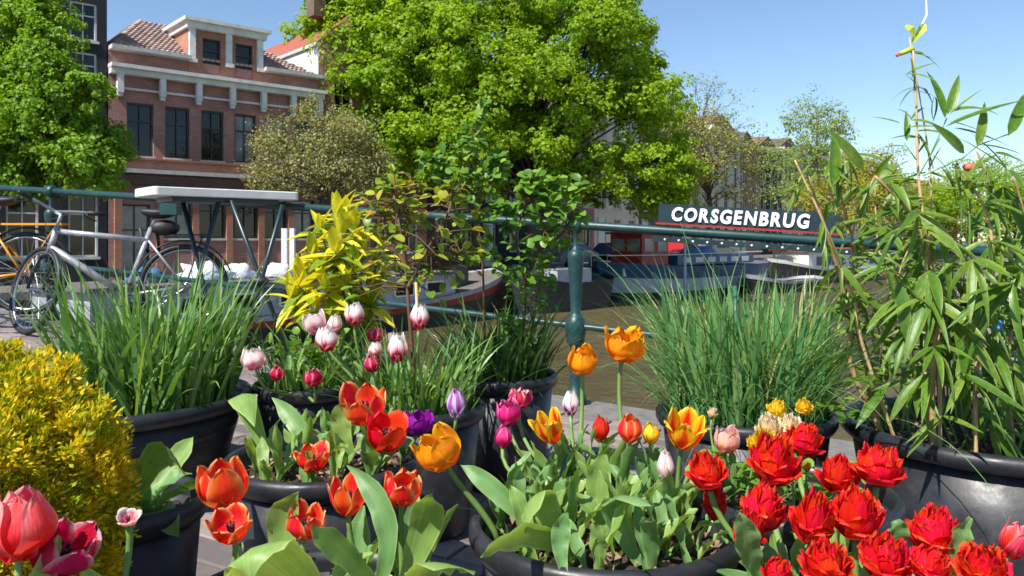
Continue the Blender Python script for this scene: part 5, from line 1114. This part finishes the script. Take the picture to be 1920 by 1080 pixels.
# golden shrub: whorls of large leaves
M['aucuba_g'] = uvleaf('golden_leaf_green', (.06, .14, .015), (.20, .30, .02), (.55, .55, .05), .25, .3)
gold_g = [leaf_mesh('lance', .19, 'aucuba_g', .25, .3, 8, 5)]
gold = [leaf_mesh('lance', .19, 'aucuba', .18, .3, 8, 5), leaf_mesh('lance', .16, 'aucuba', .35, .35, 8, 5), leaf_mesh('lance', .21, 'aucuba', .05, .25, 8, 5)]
gs = empty('golden_shrub', b4, 0, 'shrub with large glossy yellow leaves in whorls right of the high table', 'shrub'); mb = MB()
tips = [(632, 400, 3.1, 1), (600, 430, 3.05, .9), (665, 425, 3.1, .9), (585, 478, 3.0, .95), (628, 472, 2.95, 1), (680, 470, 3.1, .9), (705, 500, 3.15, .8), (560, 535, 2.95, 1.1), (610, 545, 2.9, 1.1), (650, 535, 2.95, 1), (695, 540, 3.05, .9), (570, 500, 3.1, .8), (640, 590, 3.0, .9), (690, 600, 3.1, .8), (715, 460, 3.2, .7), (650, 400, 3.2, .8), (612, 440, 3.15, .8), (600, 510, 2.95, .9), (665, 505, 2.95, .9), (545, 560, 2.95, 1), (590, 580, 2.9, 1), (630, 560, 3.1, .9), (720, 520, 3.2, .8), (640, 440, 3.0, .9), (700, 570, 3.0, .8)]
for (px, py, D, s_) in tips:
    tp = P(px, py, D)-b4; mid = Vector((tp.x*.5, tp.y*.4, tp.z*.6)); pts_ = bez(Vector((tp.x*.1, tp.y*.1, 0)), mid, tp, 8); mb.tube(pts_, [.008-.005*i/7 for i in range(8)], 7)
    ax_ = (tp-mid).normalized()
    for k in range(11):
        a = k*2.399; el = R(rnd.uniform(60, 85)) if k < 3 else R(rnd.uniform(-35, 40)); pp = tp-ax_*(.006*k); d = Vector((math.cos(a)*math.cos(el), math.sin(a)*math.cos(el), math.sin(el)))
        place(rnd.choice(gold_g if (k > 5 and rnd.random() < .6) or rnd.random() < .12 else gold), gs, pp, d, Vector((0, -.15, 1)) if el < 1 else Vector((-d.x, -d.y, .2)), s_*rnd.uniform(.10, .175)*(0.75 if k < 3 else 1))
mb.build('stems', M['stemg'], gs, True)
# low leafy green at the foot of the flowers in pot Y, and weeds
b5 = Vector((.57, 1.62, .38)); small = [leaf_mesh('oval', .45, 'leaf_twig', .3, .2)]
shrub('bedding_plant', 'bushy small leaved plant under the cream flowers', b5, [[b5+Vector((math.cos(k)*.02, math.sin(k)*.02, 0)), b5+Vector((math.cos(k*1.26)*.10, math.sin(k*1.26)*.10, .05)), b5+Vector((math.cos(k*1.26)*.17, math.sin(k*1.26)*.15, .10))] for k in range(9)], small, 16, .024, 'stemg', .003, start=.1, cat='plant', twig=.04)
b6 = Vector((.80, 2.28, .385)); b6b = Vector((1.02, 2.02, .37))
shrub('bedding_plant', 'light green weed between reed grass and bamboo tub', b6, [[b6, b6+Vector((.02*k-.04, -.05, .06)), b6+Vector((.05*k-.10, -.10-.01*k, .09))] for k in range(6)], small, 12, .03, 'stemg', .003, start=.2, cat='plant', twig=.04)
b7 = Vector((-.45, 2.55, .385)); b7.x = POT['C'][0]; b7.y = POT['C'][1]; 
shrub('bedding_plant', 'light green leafy weed behind the palest striped tulip', b7, [[b7, b7+Vector((.03*math.cos(k), .03*math.sin(k), .1)), b7+Vector((.13*math.cos(k), .09*math.sin(k), .17+.02*(k % 3)))] for k in range(8)], small, 12, .035, 'stemg', .003, start=.3, cat='plant', twig=.05)

# ------------------------------------------------------------------ golden conifer
cb0 = Vector(POT['H'][:3]).xy.to_3d()+Vector((0, 0, POT['H'][3])); cf = empty('golden_conifer', cb0, 0, 'golden yellow conifer bush at the left edge', 'conifer')
stb = MB(); N_ = 330; spp, spn, sps = [], [], []
for k in range(N_):
    z = 1-1.9*(k+.5)/N_; a = k*2.399; rr = math.sqrt(max(0, 1-abs(z)**2.4)) if z > 0 else 1-.25*z*z
    lump = 1+rnd.uniform(-.15, .05)
    tip = Vector((rr*math.cos(a)*.225*lump, rr*math.sin(a)*.20*lump, .19+z*.225*lump)); ctr = Vector((0, 0, .10)); d0 = (tip-ctr).normalized()
    stb.tube([ctr.lerp(tip, .3), ctr.lerp(tip, .85)], [.0025, .001], 3, False)
    for q_ in range(13):
        d = (d0+Vector((rnd.gauss(0, .6), rnd.gauss(0, .6), rnd.gauss(.3, .5)))).normalized(); L_ = rnd.uniform(.03, .06); t1 = tip-d0*.03+d*L_*.8
        s1 = Vector((-d.y, d.x, rnd.gauss(0, .5))).normalized(); s2 = d.cross(s1)
        for j in range(30):
            s = rnd.random(); b_ = rnd.uniform(-1, 1); p = t1-d*L_*(1-s)+s1*b_*L_*.45*(1.1-s)+s2*rnd.uniform(-.12, .12)*L_; dr_ = (d+s1*b_*1.1+s2*rnd.gauss(0, .3)).normalized()
            spp.append(p); spn.append(dr_); sps.append(rnd.uniform(.007, .014))
n = len(spp); Pn = np.array([tuple(p) for p in spp]); Dn = np.array([tuple(p) for p in spn]); sz_ = np.array(sps)[:, None]
r1 = rng.normal(size=(n, 3)); B_ = np.cross(Dn, r1); B_ /= np.linalg.norm(B_, axis=1, keepdims=True)
V = np.stack([Pn, Pn+Dn*sz_*.5+B_*sz_*.22, Pn+Dn*sz_, Pn+Dn*sz_*.5-B_*sz_*.17], 1).reshape(-1, 3)
o = obj('foliage', npmesh('foliage', V, np.arange(4*n).reshape(-1, 4), M['conifer'], False), cf); o['kind'] = 'stuff'
stb.build('branches', M['stemr'], cf)

# ------------------------------------------------------------------ bamboo
zb = POT['Z'][3]; bbase = Vector((POT['Z'][0], POT['Z'][1], zb)); bm = empty('bamboo', bbase, 0, 'tall bamboo with tan canes and long green leaves in the huge tub', 'bamboo')
CU = [([(1618, 800, 2.15), (1600, 700, 2.15), (1595, 600, 2.15), (1560, 470, 2.1), (1515, 330, 2.05)], .0075), ([(1625, 805, 2.2), (1612, 650, 2.2), (1608, 500, 2.2), (1580, 380, 2.15), (1555, 290, 2.1)], .006),
      ([(1612, 790, 2.1), (1615, 640, 2.1), (1600, 560, 2.1), (1545, 420, 2.0), (1490, 300, 2.0)], .005), ([(1630, 800, 2.25), (1640, 650, 2.2), (1604, 540, 2.2), (1600, 430, 2.2), (1640, 330, 2.2)], .005),
      ([(1750, 845, 2.05), (1748, 700, 2.05), (1756, 560, 2.05), (1720, 420, 2.05), (1640, 330, 2.05)], .008), ([(1762, 840, 2.1), (1760, 650, 2.1), (1740, 480, 2.1), (1722, 330, 2.1), (1718, 200, 2.1), (1712, 95, 2.1)], .0055),
      ([(1830, 845, 2.0), (1830, 700, 2.0), (1860, 540, 2.0), (1850, 400, 2.0), (1790, 310, 2.0)], .006), ([(1900, 850, 2.2), (1890, 700, 2.2), (1900, 520, 2.2), (1870, 380, 2.2), (1830, 280, 2.2)], .006),
      ([(1760, 835, 2.2), (1735, 700, 2.2), (1735, 500, 2.2), (1745, 330, 2.15), (1705, 70, 2.15)], .004), ([(1960, 830, 2.2), (1960, 650, 2.1), (1940, 480, 2.05), (1900, 330, 2.0)], .006),
      ([(1645, 800, 2.35), (1660, 640, 2.35), (1690, 500, 2.3), (1740, 400, 2.3)], .004), ([(1690, 820, 2.35), (1700, 640, 2.35), (1650, 480, 2.35), (1640, 340, 2.35)], .004)]
bamb = [leaf_mesh('lance', .062, 'bamboo', .12, .3, 8, 5), leaf_mesh('lance', .068, 'bamboo', .35, .35, 9, 5), leaf_mesh('lance', .055, 'bamboo', .55, .3, 9, 5), leaf_mesh('lance', .10, 'bamboo', .2, .25, 8, 5)]
nodes_ = []
for pts_, r_ in CU:
    pp = [P(*q)-bbase for q in pts_]; pp[0].z = -.01; d = Vector((pp[0].x, pp[0].y)); 
    if d.length > .33: d = d.normalized()*.33; pp[0].x, pp[0].y = d.x, d.y
    out = []; rad = []; n = 30; m_ = len(pp)-1
    for i in range(n):
        s = i/(n-1)*m_; k = min(int(s), m_-1); f = s-k; p0, p1, p2, p3 = pp[max(k-1, 0)], pp[k], pp[k+1], pp[min(k+2, m_)]
        out.append(.5*((2*p1)+(p2-p0)*f+(2*p0-5*p1+4*p2-p3)*f*f+(-p0+3*p1-3*p2+p3)*f**3)); rad.append(r_*(1-.6*i/(n-1))*(1.22 if i % 4 == 0 else 1))
    MB().tube(out, rad, 9).build('cane', M['cane'], bm, True)
    for i in range(8, n, 2): nodes_.append((out[i], i/n))
cnt = 0
XB = Extras()
def hides_sign(p, e):
    for q in (p, p.lerp(e, .5), e):
        y = max(q.y, .1); px = 960+q.x/y*F; py = 450-(q.z-EYE)/y*F
        if 1225 < px < 1540 and 375 < py < 462: return True
    return False
def fan(p, d0, n, size, spread=.8, updir=None):
    global cnt
    size *= .84; spread *= 1.15
    for j in range(n):
        d = (d0+Vector((rnd.gauss(0, spread), rnd.gauss(0, spread), rnd.gauss(0, spread*.7)))).normalized()
        if hides_sign(p+bbase, p+bbase+d*size): continue
        a_ = (rnd.choice(bamb), p, d, updir or Vector((rnd.gauss(0, .4), -.5, 1)), size*rnd.uniform(.7, 1.2)); cnt += 1
        if cnt < 286: place(a_[0], bm, *a_[1:])
        else: XB.add(*a_)
# leaves the photo shows against the sky: (base px,py -> tip px,py)
tw = MB()
SK = [((1772, 222), (1757, 142), 2.0, 3), ((1777, 215), (1798, 150), 2.0, 3), ((1780, 215), (1840, 160), 2.0, 0), ((1782, 210), (1880, 178), 2.0, 1), ((1772, 238), (1920, 172), 2.0, 0), ((1832, 275), (1850, 205), 1.98, 3), ((1808, 288), (1772, 242), 1.98, 3), ((1780, 228), (1842, 240), 2.02, 0), ((1788, 240), (1900, 262), 2.02, 0),
      ((1838, 272), (1925, 280), 1.98, 0), ((1890, 255), (1925, 180), 1.95, 3), ((1700, 265), (1702, 215), 2.1, 3), ((1757, 238), (1695, 232), 2.05, 0), ((1690, 232), (1632, 212), 2.1, 0), ((1700, 275), (1650, 265), 2.1, 1), ((1745, 290), (1800, 320), 2.0, 1),
      ((1560, 350), (1575, 255), 2.05, 3), ((1620, 320), (1578, 258), 2.05, 3), ((1560, 355), (1545, 290), 2.1, 1), ((1500, 345), (1462, 355), 2.0, 1), ((1500, 350), (1470, 395), 2.0, 1), ((1640, 330), (1662, 300), 2.1, 3), ((1510, 300), (1440, 250), 2.1, 1)]
for (a, b_, D, mi) in SK:
    pa, pb = P(*a, D)-bbase, P(*b_, D+rnd.uniform(-.06, .06))-bbase; wv = Vector((rnd.uniform(-.3, .3), -1, rnd.uniform(.0, .5))); place(bamb[mi], bm, pa, pb-pa, wv if mi == 3 else Vector((0, -.5, 1)), (pb-pa).length*(1.25 if mi == 3 else 1.0)); cnt += 1
for a, b_, D in (((1745, 290), (1775, 222), 2.02), ((1800, 300), (1835, 272), 2.0), ((1835, 272), (1895, 250), 2.0), ((1722, 330), (1762, 260), 2.06), ((1730, 330), (1800, 298), 2.03), ((1718, 300), (1695, 268), 2.1)):
    tw.tube([P(*a, D)-bbase, P(*b_, D)-bbase], .0016, 5)
for (px, py, D, dx, dy, dz, n, s_) in [(1590, 300, 2.1, -.2, -.2, -.5, 4, .13), (1640, 345, 2.1, .6, -.3, .1, 4, .15), (1530, 350, 2.05, -.6, -.3, -.2, 3, .13), (1800, 360, 2.0, .4, -.3, .4, 5, .16), (1850, 380, 2.0, .6, -.3, -.3, 5, .15), (1720, 400, 2.0, .3, -.5, -.2, 5, .16), (1890, 320, 2.0, -.3, -.3, .3, 5, .16),
        (1880, 350, 2.05, .5, -.3, -.6, 5, .2), (1660, 440, 2.05, .8, -.4, -.1, 4, .17), (1760, 440, 2.0, .3, -.5, -.6, 5, .19), (1850, 450, 1.95, .7, -.4, -.3, 5, .2), (1740, 560, 1.98, -.7, -.5, -.3, 5, .19), (1690, 560, 2.0, -.4, -.5, -.7, 4, .17), (1830, 560, 1.95, .5, -.5, -.4, 5, .2), (1900, 530, 1.9, -.6, -.5, -.4, 5, .22),
        (1660, 500, 2.05, -.4, -.4, -.6, 4, .15), (1700, 620, 2.0, -.4, -.5, -.8, 4, .17), (1790, 600, 1.95, .4, -.5, -.7, 5, .2), (1750, 650, 1.95, -.5, -.5, -.4, 6, .17), (1808, 700, 1.92, .4, -.5, -.7, 6, .17), (1712, 715, 2.0, -.6, -.4, -.5, 4, .14), (1740, 700, 1.95, -.7, -.5, -.5, 5, .16), (1900, 680, 1.95, .2, -.5, -.8, 5, .18), (1640, 700, 2.1, .3, -.4, -.6, 3, .12), (1860, 640, 2.0, .1, -.5, -.8, 5, .2)]:
    fan(P(px, py, D)-bbase, Vector((dx, dy, dz)), n, s_, .42)
for k in range(46): fan(P(rnd.uniform(1660, 1950), rnd.uniform(430, 790), rnd.uniform(1.9, 2.25))-bbase, Vector((rnd.gauss(.1, .6), -.35, rnd.gauss(-.5, .3))), rnd.choice((2, 3, 4)), rnd.uniform(.12, .19), .4)
rnd.shuffle(nodes_)
for p, f in nodes_:
    if rnd.random() < .95 and p.z > .12: fan(p+Vector((rnd.gauss(0, .02), rnd.gauss(0, .02), 0)), Vector((rnd.gauss(.2, .5), rnd.gauss(-.2, .5), rnd.gauss(-.25, .4))), rnd.choice((2, 3, 4)), .11 if f > .6 else .125, .6)
XB.build('leaf', 'bamboo', bm)
bk = Vector((POT['Z'][0]+.05, POT['Z'][1]+.18, zb)); bm2 = empty('bamboo', bk, 0, 'denser darker bamboo shoots standing behind the tan canes', 'bamboo'); cnt = 0; tw2 = MB(); dkb = [leaf_mesh('lance', .085, 'bamboo_dk', c_, .3, 8, 3) for c_ in (.1, .3, .5)]
for k in range(26):
    px = rnd.uniform(1640, 1960); py = rnd.uniform(300, 620); D = rnd.uniform(2.25, 2.65); tp = P(px, py, D)-bk; b_ = Vector((max(-.28, min(.28, tp.x*.4)), rnd.uniform(-.05, .1), 0)); pts_ = bez(b_, Vector((b_.x*1.2, b_.y, tp.z*.7)), tp, 12); tw2.tube(pts_, [.0035-.0022*i/11 for i in range(12)], 5)
    for i in range(3, 12):
        for _ in range(rnd.choice((1, 1, 2))):
            if cnt < 290: place(rnd.choice(dkb), bm2, pts_[i], Vector((rnd.gauss(0, .7), rnd.gauss(-.2, .5), rnd.gauss(-.15, .5))), Vector((rnd.gauss(0, .5), -.6, 1)), rnd.uniform(.07, .14)); cnt += 1
tw2.build('twigs', M['stemg'], bm2, True)
# tied bundle and cut tops with a green and a red clip
tw.build('twigs', M['stemg'], bm, True)
M['clip'] = mat('lime_tape', (.50, .60, .06), (.35, .45, .04), 20, .4); M['clipred'] = mat('red_tape', (.7, .15, .1), (.6, .1, .08), 20, .5); M['blueflower'] = mat('blue_petal', (.02, .25, .62), (.01, .15, .45), 20, .5)
q = P(1716, 64, 2.1); o = MB()
for (dx_, dz_, w_) in ((-.026, .022, .012), (.024, .026, .013), (-.006, -.022, .009), (.012, .004, .011)):
    V_, F_, _ = ribbon([Vector((0, 0, -.012)), Vector((dx_*.6, -.006, dz_*.5)), Vector((dx_, 0, dz_))], [.004, w_, .005], Vector((0, -1, .1)), .5, 3); o.add(V_, F_)
o = o.build('tape', M['clip'], None, False); o.location = q; tag(o, 'lime green tape knot at the very top of the tallest cane', 'tape')
MB().tube([(.012, 0, .012), (.03, 0, .05), (.028, .0, .12)], [.003, .003, .001], 5).build('loose_end', M['signwhite'], o)
q = P(1698, 98, 2.15); o = MB().tube([(0, 0, 0), (-.035, 0, -.014)], [.008, .006], 8).build('tape', M['clip'], None, True); o.location = q+Vector((.02, 0, .01)); tag(o, 'small lime tape below the top knot with a red tip', 'tape'); MB().sphere((-.042, 0, -.017), .006, 8, 5).build('tip', M['clipred'], o)
for (px, py, lb_) in ((1868, 612, 'blue ribbon scrap among the bamboo leaves at right, upper one'), (1912, 622, 'blue ribbon scrap at the right edge behind bamboo leaves')):
    q = P(px, py, 2.15); mb = MB()
    for k in range(5): a = k*1.256; V_, F_, _ = ribbon([Vector((0, 0, 0)), Vector((math.cos(a)*.014, -.006, math.sin(a)*.014)), Vector((math.cos(a)*.018, .0, math.sin(a)*.018))], [.003, .012, .004], Vector((0, -1, 0)), .3, 3); mb.add(V_, F_)
    o = mb.build('blue_ribbon', M['blueflower']); o.location = q; tag(o, lb_, 'ribbon')
q = P(1818, 318, 2.0); sroot = Vector((1.2, 2.0, zb)); o = MB().tube([(0, 0, 0), (.0, 0, -.3)], .0025, 6).build('pink_flower_stem', M['stemg']); o.location = q; tag(o, 'single pink bud on a thin green stem high among the bamboo leaves', 'flower'); MB().sphere((0, 0, .006), .014, 10, 7, (1.2, 1, .8)).build('bud', M['clipred'], o, True)
# dark weed tuft hung on the rim of the tub
clump_l = None
print('tris', sum(len(m_.loops)-2*len(m_.polygons) for m_ in bpy.data.meshes), 'objs', len(bpy.data.objects))
